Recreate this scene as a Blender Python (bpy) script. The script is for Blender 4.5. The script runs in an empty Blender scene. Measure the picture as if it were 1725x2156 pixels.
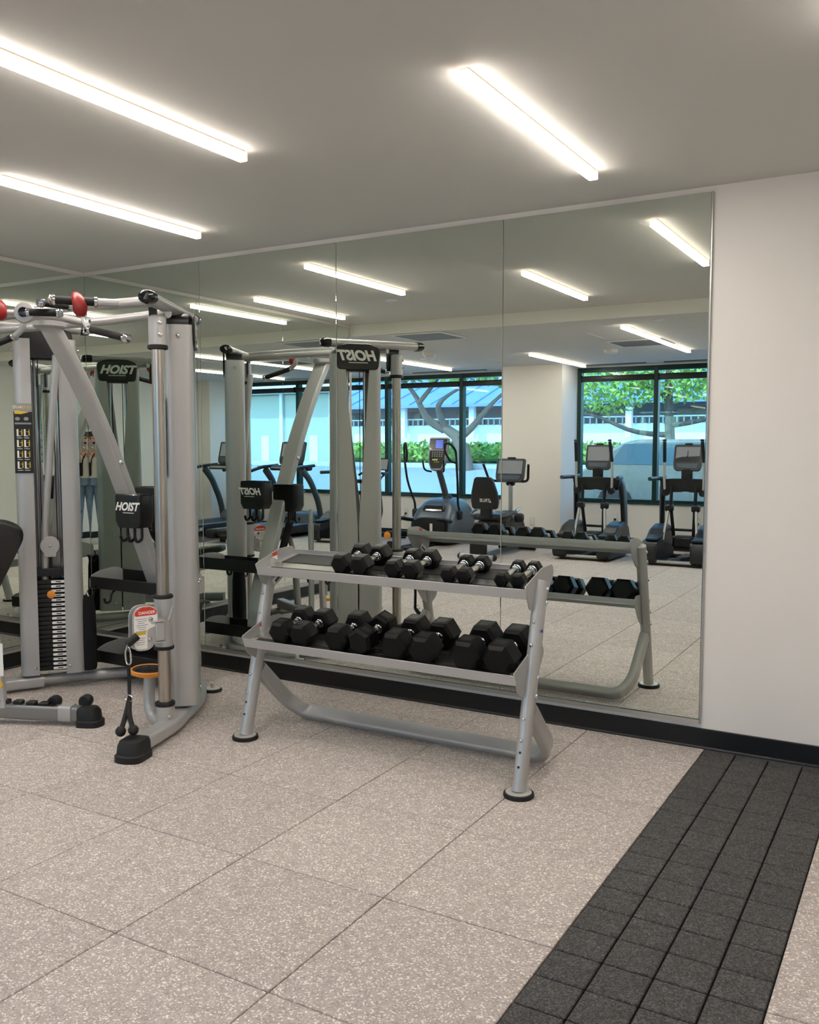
import bpy, bmesh, math, random
from mathutils import Vector as V, Matrix
random.seed(7)
rad = math.radians
scene = bpy.context.scene
COL = scene.collection

# ------------------------------------------------------------------ camera
cam_d = bpy.data.cameras.new('camera')
cam = bpy.data.objects.new('camera', cam_d); COL.objects.link(cam)
cam_d.sensor_fit = 'HORIZONTAL'; cam_d.sensor_width = 36.0
cam_d.lens = 36.0 * 1905.2 / 1725.0
cam_d.clip_start = 0.02; cam_d.clip_end = 400
CAM = V((5.400, -4.581, 1.5314)); YAW = 0.5268; PITCH = -0.0759
FWD = V((-math.sin(YAW) * math.cos(PITCH), math.cos(YAW) * math.cos(PITCH), math.sin(PITCH)))
RGT = V((math.cos(YAW), math.sin(YAW), 0)); UPV = RGT.cross(FWD)
cam.matrix_world = Matrix(((RGT.x, UPV.x, -FWD.x, CAM.x), (RGT.y, UPV.y, -FWD.y, CAM.y), (RGT.z, UPV.z, -FWD.z, CAM.z), (0, 0, 0, 1)))
scene.camera = cam

# ------------------------------------------------------------------ world, sun, exposure
w = bpy.data.worlds.new('world'); scene.world = w; w.use_nodes = True
nt = w.node_tree; nt.nodes.clear()
sky = nt.nodes.new('ShaderNodeTexSky'); sky.sky_type = 'NISHITA'; sky.sun_disc = False
sky.sun_elevation = rad(52); sky.sun_rotation = rad(20)
bg = nt.nodes.new('ShaderNodeBackground'); bg.inputs['Strength'].default_value = 0.6
ow = nt.nodes.new('ShaderNodeOutputWorld')
nt.links.new(sky.outputs[0], bg.inputs[0]); nt.links.new(bg.outputs[0], ow.inputs[0])
sd = bpy.data.lights.new('sun', 'SUN'); sd.energy = 3.8; sd.angle = rad(0.6); sd.color = (1, .96, .9)
so = bpy.data.objects.new('sun', sd); COL.objects.link(so)
so.rotation_euler = V((0.45, -0.62, -0.85)).to_track_quat('-Z', 'Y').to_euler(); so.location = (0, 10, 30)

scene.view_settings.view_transform = 'Standard'; scene.view_settings.look = 'None'
scene.view_settings.gamma = 1.0; scene.view_settings.use_curve_mapping = False
scene.view_settings.exposure = 0.76
cy = scene.cycles
cy.use_denoising = True; cy.use_adaptive_sampling = True; cy.adaptive_threshold = .04
cy.max_bounces = 11; cy.diffuse_bounces = 4; cy.glossy_bounces = 7; cy.transmission_bounces = 6; cy.transparent_max_bounces = 12
cy.caustics_reflective = True; cy.caustics_refractive = False
cy.sample_clamp_indirect = 6.0; cy.blur_glossy = 0.5
LAMP = 46.0            # emission of the ceiling light strips

# ------------------------------------------------------------------ materials
def srgb(h):
    out = []
    for i in (0, 2, 4):
        c = int(h[i:i + 2], 16) / 255
        out.append(c / 12.92 if c <= .04045 else ((c + .055) / 1.055) ** 2.4)
    return (*out, 1)
MATS = {}
def mat(name, col, rough=.5, metal=0., coat=0., bump=0., bscale=200., var=0., vscale=6., emit=None, estr=0., spec=.5):
    if name in MATS: return MATS[name]
    m = bpy.data.materials.new(name); m.use_nodes = True; MATS[name] = m
    n = m.node_tree; b = n.nodes['Principled BSDF']
    c = srgb(col) if isinstance(col, str) else (*col, 1)
    b.inputs['Base Color'].default_value = c; b.inputs['Roughness'].default_value = rough
    b.inputs['Metallic'].default_value = metal; b.inputs['Coat Weight'].default_value = coat
    b.inputs['Specular IOR Level'].default_value = spec
    if emit: b.inputs['Emission Color'].default_value = srgb(emit); b.inputs['Emission Strength'].default_value = estr
    tc = n.nodes.new('ShaderNodeTexCoord')
    if var:
        no = n.nodes.new('ShaderNodeTexNoise'); no.inputs['Scale'].default_value = vscale; no.inputs['Detail'].default_value = 4
        rp = n.nodes.new('ShaderNodeMapRange'); rp.inputs['To Min'].default_value = 1 - var; rp.inputs['To Max'].default_value = 1 + var
        mx = n.nodes.new('ShaderNodeMix'); mx.data_type = 'RGBA'; mx.blend_type = 'MULTIPLY'; mx.inputs[0].default_value = 1
        mx.inputs[6].default_value = c
        n.links.new(tc.outputs['Object'], no.inputs['Vector']); n.links.new(no.outputs[0], rp.inputs[0])
        n.links.new(rp.outputs[0], mx.inputs[7]); n.links.new(mx.outputs[2], b.inputs['Base Color'])
    if bump:
        nb = n.nodes.new('ShaderNodeTexNoise'); nb.inputs['Scale'].default_value = bscale; nb.inputs['Detail'].default_value = 3
        bp = n.nodes.new('ShaderNodeBump'); bp.inputs['Strength'].default_value = bump; bp.inputs['Distance'].default_value = .002
        n.links.new(tc.outputs['Object'], nb.inputs['Vector']); n.links.new(nb.outputs[0], bp.inputs['Height'])
        n.links.new(bp.outputs[0], b.inputs['Normal'])
    return m
def rubber(name, dark, light, pos, rough=.85, scale=150., fleck='e8ddd0', fpos=.72):
    """granulated rubber: chips of two tones and pale flecks"""
    m = bpy.data.materials.new(name); m.use_nodes = True; MATS[name] = m
    n = m.node_tree; b = n.nodes['Principled BSDF']; b.inputs['Roughness'].default_value = rough
    b.inputs['Specular IOR Level'].default_value = .25
    tc = n.nodes.new('ShaderNodeTexCoord'); oi = n.nodes.new('ShaderNodeObjectInfo')
    ad = n.nodes.new('ShaderNodeVectorMath'); ad.operation = 'ADD'
    sc = n.nodes.new('ShaderNodeMath'); sc.operation = 'MULTIPLY'; sc.inputs[1].default_value = 37.
    n.links.new(oi.outputs['Random'], sc.inputs[0]); n.links.new(tc.outputs['Object'], ad.inputs[0]); n.links.new(sc.outputs[0], ad.inputs[1])
    vo = n.nodes.new('ShaderNodeTexVoronoi'); vo.inputs['Scale'].default_value = scale; vo.inputs['Randomness'].default_value = 1
    no = n.nodes.new('ShaderNodeTexNoise'); no.inputs['Scale'].default_value = 26; no.inputs['Detail'].default_value = 5
    n.links.new(ad.outputs[0], vo.inputs['Vector']); n.links.new(ad.outputs[0], no.inputs['Vector'])
    sep = n.nodes.new('ShaderNodeSeparateColor'); n.links.new(vo.outputs['Color'], sep.inputs[0])
    cr = n.nodes.new('ShaderNodeValToRGB'); e = cr.color_ramp.elements
    e[0].position = pos[0]; e[0].color = srgb(dark); e[1].position = pos[1]; e[1].color = srgb(light)
    k = e.new(fpos); k.color = srgb(light); k2 = e.new(min(.99, fpos + .06)); k2.color = srgb(fleck)
    n.links.new(sep.outputs[0], cr.inputs[0])
    mr = n.nodes.new('ShaderNodeMapRange'); mr.inputs['From Min'].default_value = .3; mr.inputs['From Max'].default_value = .7
    mr.inputs['To Min'].default_value = .88; mr.inputs['To Max'].default_value = 1.08
    n.links.new(no.outputs[0], mr.inputs[0])
    pr = n.nodes.new('ShaderNodeMapRange'); pr.inputs['To Min'].default_value = .95; pr.inputs['To Max'].default_value = 1.05
    n.links.new(oi.outputs['Random'], pr.inputs[0])
    mm = n.nodes.new('ShaderNodeMath'); mm.operation = 'MULTIPLY'; n.links.new(mr.outputs[0], mm.inputs[0]); n.links.new(pr.outputs[0], mm.inputs[1])
    mx = n.nodes.new('ShaderNodeMix'); mx.data_type = 'RGBA'; mx.blend_type = 'MULTIPLY'; mx.inputs[0].default_value = 1
    n.links.new(cr.outputs[0], mx.inputs[6]); n.links.new(mm.outputs[0], mx.inputs[7]); n.links.new(mx.outputs[2], b.inputs['Base Color'])
    bp = n.nodes.new('ShaderNodeBump'); bp.inputs['Strength'].default_value = .5; bp.inputs['Distance'].default_value = .0015
    n.links.new(sep.outputs[1], bp.inputs['Height']); n.links.new(bp.outputs[0], b.inputs['Normal'])
    return m
def mirror_mat():
    m = bpy.data.materials.new('mirror_silver'); m.use_nodes = True; MATS['mirror'] = m
    b = m.node_tree.nodes['Principled BSDF']
    b.inputs['Base Color'].default_value = (.80, .85, .80, 1); b.inputs['Metallic'].default_value = 1; b.inputs['Roughness'].default_value = 0.0
    return m
def glass_mat(name, tint, refl=1.0):
    m = bpy.data.materials.new(name); m.use_nodes = True; MATS[name] = m
    n = m.node_tree; n.nodes.clear()
    o = n.nodes.new('ShaderNodeOutputMaterial'); mx = n.nodes.new('ShaderNodeMixShader')
    t = n.nodes.new('ShaderNodeBsdfTransparent'); t.inputs[0].default_value = (*tint, 1)
    g = n.nodes.new('ShaderNodeBsdfGlossy'); g.inputs['Roughness'].default_value = .0
    f = n.nodes.new('ShaderNodeFresnel'); f.inputs[0].default_value = 1.6
    ml = n.nodes.new('ShaderNodeMath'); ml.operation = 'MULTIPLY'; ml.inputs[1].default_value = refl; ml.use_clamp = True
    # one reflection per pane: the face where the ray leaves the glass must not reflect totally
    ge = n.nodes.new('ShaderNodeNewGeometry'); fr_ = n.nodes.new('ShaderNodeMath'); fr_.operation = 'SUBTRACT'; fr_.inputs[0].default_value = 1
    m2 = n.nodes.new('ShaderNodeMath'); m2.operation = 'MULTIPLY'
    n.links.new(ge.outputs['Backfacing'], fr_.inputs[1]); n.links.new(f.outputs[0], ml.inputs[0]); n.links.new(ml.outputs[0], m2.inputs[0])
    n.links.new(fr_.outputs[0], m2.inputs[1]); n.links.new(m2.outputs[0], mx.inputs[0])
    n.links.new(t.outputs[0], mx.inputs[1]); n.links.new(g.outputs[0], mx.inputs[2]); n.links.new(mx.outputs[0], o.inputs[0])
    return m

mirror_mat(); glass_mat('window_glass', (.66, .88, .97), 1.9)
WALL = mat('wall_paint', 'ece7e0', .8, var=.012, vscale=2.)
CEIL = mat('ceiling_paint', 'd0d0cb', .9, var=.015, vscale=1.5)
CEILW = mat('soffit_paint', 'e6e4dc', .85)
GREYT = rubber('grey_rubber_tile', 'aaa09a', 'c2b8b1', (.1, .55), scale=200, fleck='efe6dd', fpos=.84)
BLKT = rubber('black_rubber_tile', '3e3e3d', '585756', (.2, .7), scale=240, fleck='6c6b69', fpos=.9)
BASE = mat('black_vinyl_base', '070706', .45, bump=.1)
UNDER = mat('dark_subfloor', '3a3632', .95)
ALU = mat('brushed_aluminium', 'c9c9c6', .28, 1., var=.03)
SILV = mat('silver_powder_coat', 'b7b6b4', .33, .32, var=.015, vscale=10)
SILVD = mat('darker_silver_coat', '8b8a88', .36, .6)
CHR = mat('chrome', 'dcdcdc', .08, 1.)
SATIN = mat('satin_steel_post', 'b9b2a9', .28, 1.)
BLKP = mat('black_plastic', '0b0b0b', .42, bump=.08, bscale=400)
BLKG = mat('black_gloss_plastic', '080809', .2, coat=.3)
RUB = mat('black_rubber', '0e0e0e', .62, bump=.25, bscale=300, var=.1, vscale=30)
HEX = mat('dumbbell_rubber', '070708', .42, bump=.15, bscale=260, var=.08, vscale=40, spec=.22)
FOAM = mat('grip_foam', '121110', .7, bump=.2, bscale=500)
VINYL = mat('grey_black_vinyl', '1a1a1a', .38, bump=.2, bscale=350)
GREYP = mat('charcoal_plastic', '3a3d40', .38, bump=.05)
BLUEG = mat('slate_grey_plastic', '55606a', .32, .15)
DGREY = mat('dark_grey_plastic', '17191b', .4)
ORNG = mat('orange_plastic', 'e8912a', .4)
YEL = mat('yellow_plastic', 'e3b52c', .4)
RED = mat('red_rubber', '861513', .4)
WHT = mat('white_print', 'f2f0ea', .5)
GRYPR = mat('grey_print', '8f8f8d', .5)
REDPR = mat('red_print', 'd23a26', .5)
YELPR = mat('yellow_print', 'd8b62e', .5)
BLKPR = mat('black_print', '121212', .4)
WPL = mat('white_plastic', 'dedbd2', .4)
GREENF = mat('dark_green_window_frame', '1d3a37', .32, .3)
BLIND = mat('black_roller_cassette', '131414', .4)
ROPE = mat('black_nylon', '121213', .75, bump=.5, bscale=600)
FABR = mat('black_fabric', '0d0d0e', .95, bump=.4, bscale=500)

# ------------------------------------------------------------------ mesh builder
def fil(pts, r, n=4):
    """round the corners of an open polyline"""
    P = [V(p) for p in pts]; out = [P[0]]
    for i in range(1, len(P) - 1):
        a, b, c = P[i - 1], P[i], P[i + 1]
        d1 = (a - b); d2 = (c - b); k = min(r, d1.length * .49, d2.length * .49)
        p, q = b + d1.normalized() * k, b + d2.normalized() * k
        for j in range(n + 1):
            t = j / n; out.append(p * (1 - t) ** 2 + b * 2 * t * (1 - t) + q * t * t)
    out.append(P[-1]); return out
def fil2(pts, r, n=4):
    """round all corners of a closed 2-D polygon"""
    P = [V((*p, 0)) for p in pts]; out = []
    for i in range(len(P)):
        a, b, c = P[i - 1], P[i], P[(i + 1) % len(P)]
        rr = r[i] if isinstance(r, (list, tuple)) else r
        d1 = (a - b); d2 = (c - b); k = min(rr, d1.length * .49, d2.length * .49)
        if k < 1e-5: out.append((b.x, b.y)); continue
        p, q = b + d1.normalized() * k, b + d2.normalized() * k
        for j in range(n + 1):
            t = j / n; m = p * (1 - t) ** 2 + b * 2 * t * (1 - t) + q * t * t; out.append((m.x, m.y))
    return out
class MB:
    def __init__(s): s.v = []; s.f = []
    def add(s, vs, fs, M=None):
        o = len(s.v)
        s.v += [tuple(M @ V(p)) if M is not None else tuple(p) for p in vs]
        s.f += [[i + o for i in f] for f in fs]; return s
    def box(s, c, d, rz=0, rx=0, ry=0, bev=0, seg=1, M=None):
        m = Matrix.Translation(c) @ Matrix.Rotation(rz, 4, 'Z') @ Matrix.Rotation(ry, 4, 'Y') @ Matrix.Rotation(rx, 4, 'X')
        if M is not None: m = M @ m
        if bev:
            bm = bmesh.new(); bmesh.ops.create_cube(bm, size=1)
            for v in bm.verts: v.co = V((v.co.x * d[0], v.co.y * d[1], v.co.z * d[2]))
            bmesh.ops.bevel(bm, geom=bm.edges[:], offset=min(bev, min(d) * .49), segments=seg, affect='EDGES', profile=.5)
            vs = [v.co.copy() for v in bm.verts]; bm.verts.index_update(); fs = [[v.index for v in f.verts] for f in bm.faces]; bm.free()
        else:
            x, y, z = d[0] / 2, d[1] / 2, d[2] / 2
            vs = [(-x, -y, -z), (x, -y, -z), (x, y, -z), (-x, y, -z), (-x, -y, z), (x, -y, z), (x, y, z), (-x, y, z)]
            fs = [(3, 2, 1, 0), (4, 5, 6, 7), (0, 1, 5, 4), (1, 2, 6, 5), (2, 3, 7, 6), (3, 0, 4, 7)]
        return s.add(vs, fs, m)
    def tube(s, path, r, seg=10, cap=True, closed=False, up=None, prof=None, M=None, scl=None):
        """sweep a circle (r number), ellipse (r=(side,up)) or closed 2-D profile along a path"""
        P = [V(p) for p in path]; n = len(P)
        if prof is None:
            rx, ry = r if isinstance(r, tuple) else (r, r)
            prof = [(rx * math.cos(2 * math.pi * k / seg), ry * math.sin(2 * math.pi * k / seg)) for k in range(seg)]
        T = []
        for i in range(n):
            if closed: t = P[(i + 1) % n] - P[i - 1]
            else: t = P[min(i + 1, n - 1)] - P[max(i - 1, 0)]
            T.append(t.normalized() if t.length > 1e-9 else V((0, 0, 1)))
        u = V(up) if up is not None else (V((0, 0, 1)) if abs(T[0].z) < .9 else V((0, 1, 0)))
        rings = []; nrm = (u - T[0] * u.dot(T[0])).normalized()
        for i in range(n):
            if up is not None:
                q = V(up) - T[i] * V(up).dot(T[i])
                if q.length > 1e-4: nrm = q.normalized()
            else: nrm = (nrm - T[i] * nrm.dot(T[i])).normalized()
            bi = T[i].cross(nrm); k = scl[i] if scl else 1
            rings.append([P[i] + bi * (a * k) + nrm * (b * k) for a, b in prof])
        return s.loft(rings, cap and not closed, closed, M)
    def loft(s, rings, cap=True, closed=False, M=None):
        m = len(rings[0]); vs = [p for r in rings for p in r]; fs = []
        for i in range(len(rings) - (0 if closed else 1)):
            a = i * m; b = ((i + 1) % len(rings)) * m
            for k in range(m): fs.append((a + k, a + (k + 1) % m, b + (k + 1) % m, b + k))
        if cap: fs += [tuple(range(m))[::-1], tuple(range((len(rings) - 1) * m, len(rings) * m))]
        return s.add(vs, fs, M)
    def prism(s, poly, h0, h1, M=None, ch=0):
        """extrude a 2-D polygon along local z, with an optional chamfer at both ends"""
        cx = sum(p[0] for p in poly) / len(poly); cyy = sum(p[1] for p in poly) / len(poly)
        def sh(d): 
            out = []
            for x, y in poly:
                l = math.hypot(x - cx, y - cyy) or 1; k = max(0, l - d) / l; out.append((cx + (x - cx) * k, cyy + (y - cyy) * k))
            return out
        R = []
        if ch: R.append([(x, y, h0) for x, y in sh(ch)])
        R.append([(x, y, h0 + ch) for x, y in poly]); R.append([(x, y, h1 - ch) for x, y in poly])
        if ch: R.append([(x, y, h1) for x, y in sh(ch)])
        return s.loft(R, True, False, M)
    def lathe(s, prof, seg=16, M=None):
        R = [[(r * math.cos(2 * math.pi * k / seg), r * math.sin(2 * math.pi * k / seg), z) for k in range(seg)] for r, z in prof]
        return s.loft(R, True, False, M)
    def ell(s, c, r, seg=14, rings=8, M=None):
        prof = []
        for i in range(1, rings):
            a = math.pi * i / rings; prof.append([(c[0] + r[0] * math.sin(a) * math.cos(2 * math.pi * k / seg), c[1] + r[1] * math.sin(a) * math.sin(2 * math.pi * k / seg), c[2] - r[2] * math.cos(a)) for k in range(seg)])
        return s.loft(prof, True, False, M)
def axis(p, d, up=None):
    """matrix with local z along d at p"""
    z = V(d).normalized(); u = V(up) if up is not None else (V((0, 0, 1)) if abs(z.z) < .95 else V((0, 1, 0)))
    x = u.cross(z).normalized(); y = z.cross(x)
    return Matrix(((x.x, y.x, z.x, p[0]), (x.y, y.y, z.y, p[1]), (x.z, y.z, z.z, p[2]), (0, 0, 0, 1)))
def frame(o, x, y):
    x = V(x).normalized(); y = V(y).normalized(); z = x.cross(y).normalized()
    return Matrix(((x.x, y.x, z.x, o[0]), (x.y, y.y, z.y, o[1]), (x.z, y.z, z.z, o[2]), (0, 0, 0, 1)))
def build(name, mb, m, parent=None, ang=38, smooth=True):
    me = bpy.data.meshes.new(name); me.from_pydata(mb.v, [], mb.f); me.validate()
    bm = bmesh.new(); bm.from_mesh(me); bmesh.ops.recalc_face_normals(bm, faces=bm.faces[:]); bm.to_mesh(me); bm.free()
    if smooth:
        me.shade_smooth(); me.set_sharp_from_angle(angle=rad(ang))
    me.materials.append(m)
    o = bpy.data.objects.new(name, me); COL.objects.link(o)
    if parent is not None: o.parent = parent
    return o
def tag(o, label=None, cat=None, group=None, kind=None):
    if label: o['label'] = label
    if cat: o['category'] = cat
    if group: o['group'] = group
    if kind: o['kind'] = kind
    return o
def thing(name, label, cat, loc=(0, 0, 0), rz=0, group=None):
    o = bpy.data.objects.new(name, None); COL.objects.link(o); o.location = loc; o.rotation_euler = (0, 0, rz)
    o.empty_display_size = .1
    return tag(o, label, cat, group)
def rebase(root, loc):
    """meshes were written in room coordinates: give the thing its own base point"""
    root.location = loc; M = Matrix.Translation(-V(loc)); done = set()
    def go(o):
        for c in o.children:
            if c.data and c.data.name not in done: c.data.transform(M); done.add(c.data.name)
            go(c)
    go(root)
def copy_tree(o, parent=None):
    c = o.copy(); COL.objects.link(c); c.parent = parent
    for ch in o.children: copy_tree(ch, c)
    return c
def struct(name, mb, m, parent=None, ang=30):
    o = build(name, mb, m, parent, ang)
    if parent is None: o['kind'] = 'structure'
    return o
_TXT = {}
def text(s, size, m, parent, name, o, xd, yd, shear=0., bold=0., align='CENTER', sx=1.):
    key = (s, shear, bold, align)
    if key not in _TXT:
        cu = bpy.data.curves.new('lettering', 'FONT'); cu.body = s; cu.size = 1; cu.shear = shear; cu.offset = bold; cu.align_x = align; cu.resolution_u = 3
        ob = bpy.data.objects.new('lettering', cu); COL.objects.link(ob)
        dg = bpy.context.evaluated_depsgraph_get(); me = bpy.data.meshes.new_from_object(ob.evaluated_get(dg))
        _TXT[key] = ([v.co.copy() for v in me.vertices], [list(p.vertices) for p in me.polygons])
        bpy.data.objects.remove(ob); bpy.data.curves.remove(cu); bpy.data.meshes.remove(me)
    vs, fs = _TXT[key]; mb = MB(); xd = V(xd); yd = V(yd); o = V(o)
    mb.v = [tuple(o + xd * (v.x * size * sx) + yd * (v.y * size)) for v in vs]; mb.f = fs
    me = bpy.data.meshes.new(name); me.from_pydata(mb.v, [], mb.f); me.materials.append(m)
    ob = bpy.data.objects.new(name, me); COL.objects.link(ob); ob.parent = parent
    return ob
def bolt(mb, p, n, r=.011):
    mb.lathe([(r * .9, -.004), (r, .002), (r * .8, .007), (r * .35, .009)], 10, axis(p, n)); return mb

# ------------------------------------------------------------------ floor
T = .6096; VX = 4.4487; LY = -.2459          # grid lines of the grey tiles
RX, RY, LX, YS = 6.42, -8.4, -4.2, -3.48     # right wall, rear wall, far left wall, soffit line
HC, LC = 2.767, 2.655                        # high and low ceiling
fl = struct('floor', MB().box(((LX + RX) / 2, RY / 2, -.06), (RX - LX + .3, -RY + .3, .08)), UNDER)
def tile_mesh(sx, sy, m, h=.022, g=.0042, b=.0022):
    me = build('tmp', MB().box((0, 0, -h / 2), (sx - g, sy - g, h), bev=b), m, None, smooth=False)
    d = me.data; bpy.data.objects.remove(me); return d
tiles = {}
def tile(x0, x1, y0, y1, m, name, **k):
    key = (round(x1 - x0, 3), round(y1 - y0, 3), m.name)
    if key not in tiles: tiles[key] = tile_mesh(x1 - x0, y1 - y0, m, **k)
    o = bpy.data.objects.new(name, tiles[key]); COL.objects.link(o); o.parent = fl
    o.location = ((x0 + x1) / 2, (y0 + y1) / 2, random.uniform(-.0006, .0004)); return o
def edges(a, b, first, step):
    """grid lines between a and b through first"""
    k = math.ceil((a - first) / step - 1e-6); out = [a]
    while first + k * step < b - 1e-4:
        if first + k * step > a + 1e-3: out.append(first + k * step)
        k += 1
    return out + [b]
def grid(x0, x1, y0, y1):
    X = edges(x0, x1, VX, T); Y = edges(y0, y1, LY, T)
    for i in range(len(X) - 1):
        for j in range(len(Y) - 1):
            if X[i + 1] - X[i] > .03 and Y[j + 1] - Y[j] > .03: tile(X[i], X[i + 1], Y[j], Y[j + 1], GREYT, 'grey_floor_tile')
grid(0, VX, RY, 0); grid(VX + T, RX, RY, 0); grid(LX, 0, RY, YS)
s4 = T / 4
yy = edges(-7.0, 0, LY, s4)
for j in range(len(yy) - 1):
    for i in range(4): tile(VX + i * s4, VX + (i + 1) * s4, yy[j], yy[j + 1], BLKT, 'black_floor_tile', g=.006, b=.003)
grid(VX, VX + T, RY, -7.0)

# ------------------------------------------------------------------ walls, baseboards, ceiling
def wall(name, x0, x1, y0, y1, z0=0, z1=HC + .05, m=WALL): 
    return struct(name, MB().box(((x0 + x1) / 2, (y0 + y1) / 2, (z0 + z1) / 2), (x1 - x0, y1 - y0, z1 - z0)), m)
wall('wall_back', -.2, RX + .2, .012, .2, -.1)
wall('wall_right', RX, RX + .2, RY - .2, .012, -.1)
wall('wall_left', -.2, -.012, YS - .02, .012, -.1)
wall('wall_left_return', LX, -.2, YS - .02, YS + .18, -.1)
wall('wall_far_left', LX - .2, LX, RY - .2, YS + .18, -.1)
SILL, WTOP = .655, 2.64
C1 = (-.2, .74, -7.76); C2 = (6.05, RX, -7.76)     # boxed columns on the window side
wall('wall_rear', LX - .2, RX + .2, RY - .16, RY, -.1, SILL)
wall('wall_rear_top', LX - .2, RX + .2, RY - .16, RY, WTOP, HC + .05)
wall('wall_column_middle', C1[0], C1[1], RY - .16, C1[2], -.1, LC + .02)
wall('wall_column_right', C2[0], C2[1], RY - .16, C2[2], -.1, LC + .02)
wall('wall_rear_left_end', LX - .2, -3.95, RY - .16, RY, SILL, WTOP)

struct('ceiling', MB().box((3.1, -1.66, HC + .1), (7.0, 3.75, .2)), CEIL)
struct('ceiling_low', MB().box((1.1, -5.98, LC + .16), (11., 5.0, .32)), CEIL)
for k, (x, y, lx, ly) in enumerate(((2.26, -5.7, .008, 2.5), (2.55, -5.83, .6, .008), (.2, -7.2, .008, 1.6), (3.35, -4.6, .008, 1.8))):
    struct('trim_%d' % (k + 1), MB().box((x, y, LC - .0015), (lx, ly, .004)), WPL)
struct('trim_soffit', MB().box((3.2, YS + .004, (HC + LC) / 2 - .001), (6.44, .03, HC - LC + .004)), CEILW)
# base profile with a small toe
def base(name, a, b, n):
    """vinyl base from a to b, n points into the room"""
    a, b, n = V((*a, 0)), V((*b, 0)), V((*n, 0)); d = (b - a).normalized()
    prof = [(0, 0), (.016, 0), (.015, .006), (.009, .012), (.008, .099), (.006, .102), (0, .102)]
    mb = MB(); mb.loft([[p + n * u + V((0, 0, v)) for u, v in prof] for p in (a, b)])
    return struct(name, mb, BASE)
base('baseboard_back', (-.01, .012), (RX, .012), (0, -1))
base('baseboard_left', (-.012, .0), (-.012, YS), (1, 0))
base('baseboard_right', (RX, 0), (RX, C2[2]), (-1, 0))
base('baseboard_rear_right', (C1[1], RY), (C2[0], RY), (0, 1))
base('baseboard_rear_left', (LX, RY), (C1[0], RY), (0, 1))
base('baseboard_column', (C1[0], C1[2]), (C1[1], C1[2]), (0, 1))
base('baseboard_column_side', (C1[1], C1[2]), (C1[1], RY), (1, 0))

# ------------------------------------------------------------------ mirrors
ZB, ZT = .1416, 2.7376
MX = [0.0, 1.116, 2.222, 3.324, 4.419]
words_b = ['mirror panel on the long wall nearest the inside corner, behind the cable machine', 'second mirror panel from the inside corner on the long mirrored wall',
           'third mirror panel from the inside corner, behind the dumbbell rack', 'last mirror panel of the long wall, next to the bare white wall']
for i in range(4):
    o = build('mirror_panel', MB().box(((MX[i] + MX[i + 1]) / 2, .004, (ZB + ZT) / 2), (MX[i + 1] - MX[i] - .0025, .008, ZT - ZB), bev=.0015), MATS['mirror'], smooth=False)
    tag(o, words_b[i], 'mirror', 'wall mirror panels')
EPS = .0042                                   # the two mirrored walls do not meet quite square
MLY = [0.0, 1.15, 2.298, 3.42]
words_l = ['mirror panel on the short side wall nearest the inside corner', 'middle mirror panel of the short side wall', 'mirror panel at the outer end of the short side wall']
for i in range(3):
    c = -(MLY[i] + MLY[i + 1]) / 2
    me = MB().box((-.004, c, (ZB + ZT) / 2), (.008, MLY[i + 1] - MLY[i] - .0025, ZT - ZB), bev=.0015)
    o = build('mirror_panel', me, MATS['mirror'], smooth=False); o.data.transform(Matrix.Rotation(EPS, 4, 'Z'))
    tag(o, words_l[i], 'mirror', 'wall mirror panels')
# aluminium channels that carry the mirrors
def channel(name, M, L):
    mb = MB().loft([[M @ V((x, -.012 + u, v)) for u, v in ((.024, -.016), (.0, -.016), (.0, .006), (.004, .006), (.004, -.012), (.024, -.012))] for x in (0, L)])
    return struct(name, mb, ALU)
channel('trim_mirror_bottom', Matrix.Translation((0, 0, ZB)), 4.42)
channel('trim_mirror_side_bottom', Matrix.Rotation(EPS, 4, 'Z') @ Matrix.Translation((0, -3.42, ZB)) @ Matrix.Rotation(rad(90), 4, 'Z'), 3.41)
struct('trim_mirror_edge', MB().box((4.423, .003, (ZB + ZT) / 2 - .008), (.007, .012, ZT - ZB + .02), bev=.001), ALU)
0 and struct('trim_corner_bead', MB().box((.004, -.006, (ZB + ZT) / 2), (.006, .006, ZT - ZB), rz=rad(45)), ALU)

# ------------------------------------------------------------------ windows
def window(name, x0, x1, mull):
    y = RY - .06; fr = MB()
    for z, h in ((SILL + .03, .06), (WTOP - .035, .07)): fr.box(((x0 + x1) / 2, y, z), (x1 - x0, .11, h), bev=.004)
    root = struct(name, fr, GREENF)
    xs = [x0 + .03] + mull + [x1 - .03]
    for x in xs: build('mullion', MB().box((x, y, (SILL + WTOP) / 2), (.065 if x not in (xs[0], xs[-1]) else .06, .12, WTOP - SILL), bev=.004), GREENF, root)
    for a, b in zip(xs[:-1], xs[1:]):
        build('pane', MB().box(((a + b) / 2, y - .02, (SILL + WTOP) / 2), (b - a - .06, .008, WTOP - SILL - .12)), MATS['window_glass'], root, smooth=False)
        mb = MB().box(((a + b) / 2, RY - .01, 2.475), (b - a - .07, .075, .085), bev=.012, seg=2)
        build('roller_cassette', mb, BLIND, root)
        build('roller_cassette_end', MB().box((a + .045, RY - .01, 2.478), (.02, .09, .1), bev=.006), BLKG, root)
    build('sill_ledge', MB().box(((x0 + x1) / 2, RY + .0, SILL + .006), (x1 - x0, .05, .02), bev=.004), GREENF, root)
    return root
window('window_1', -3.95, C1[0], [-2.6, -1.2])
window('window_2', C1[1], C2[0], [1.91, 3.235, 4.56])

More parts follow.
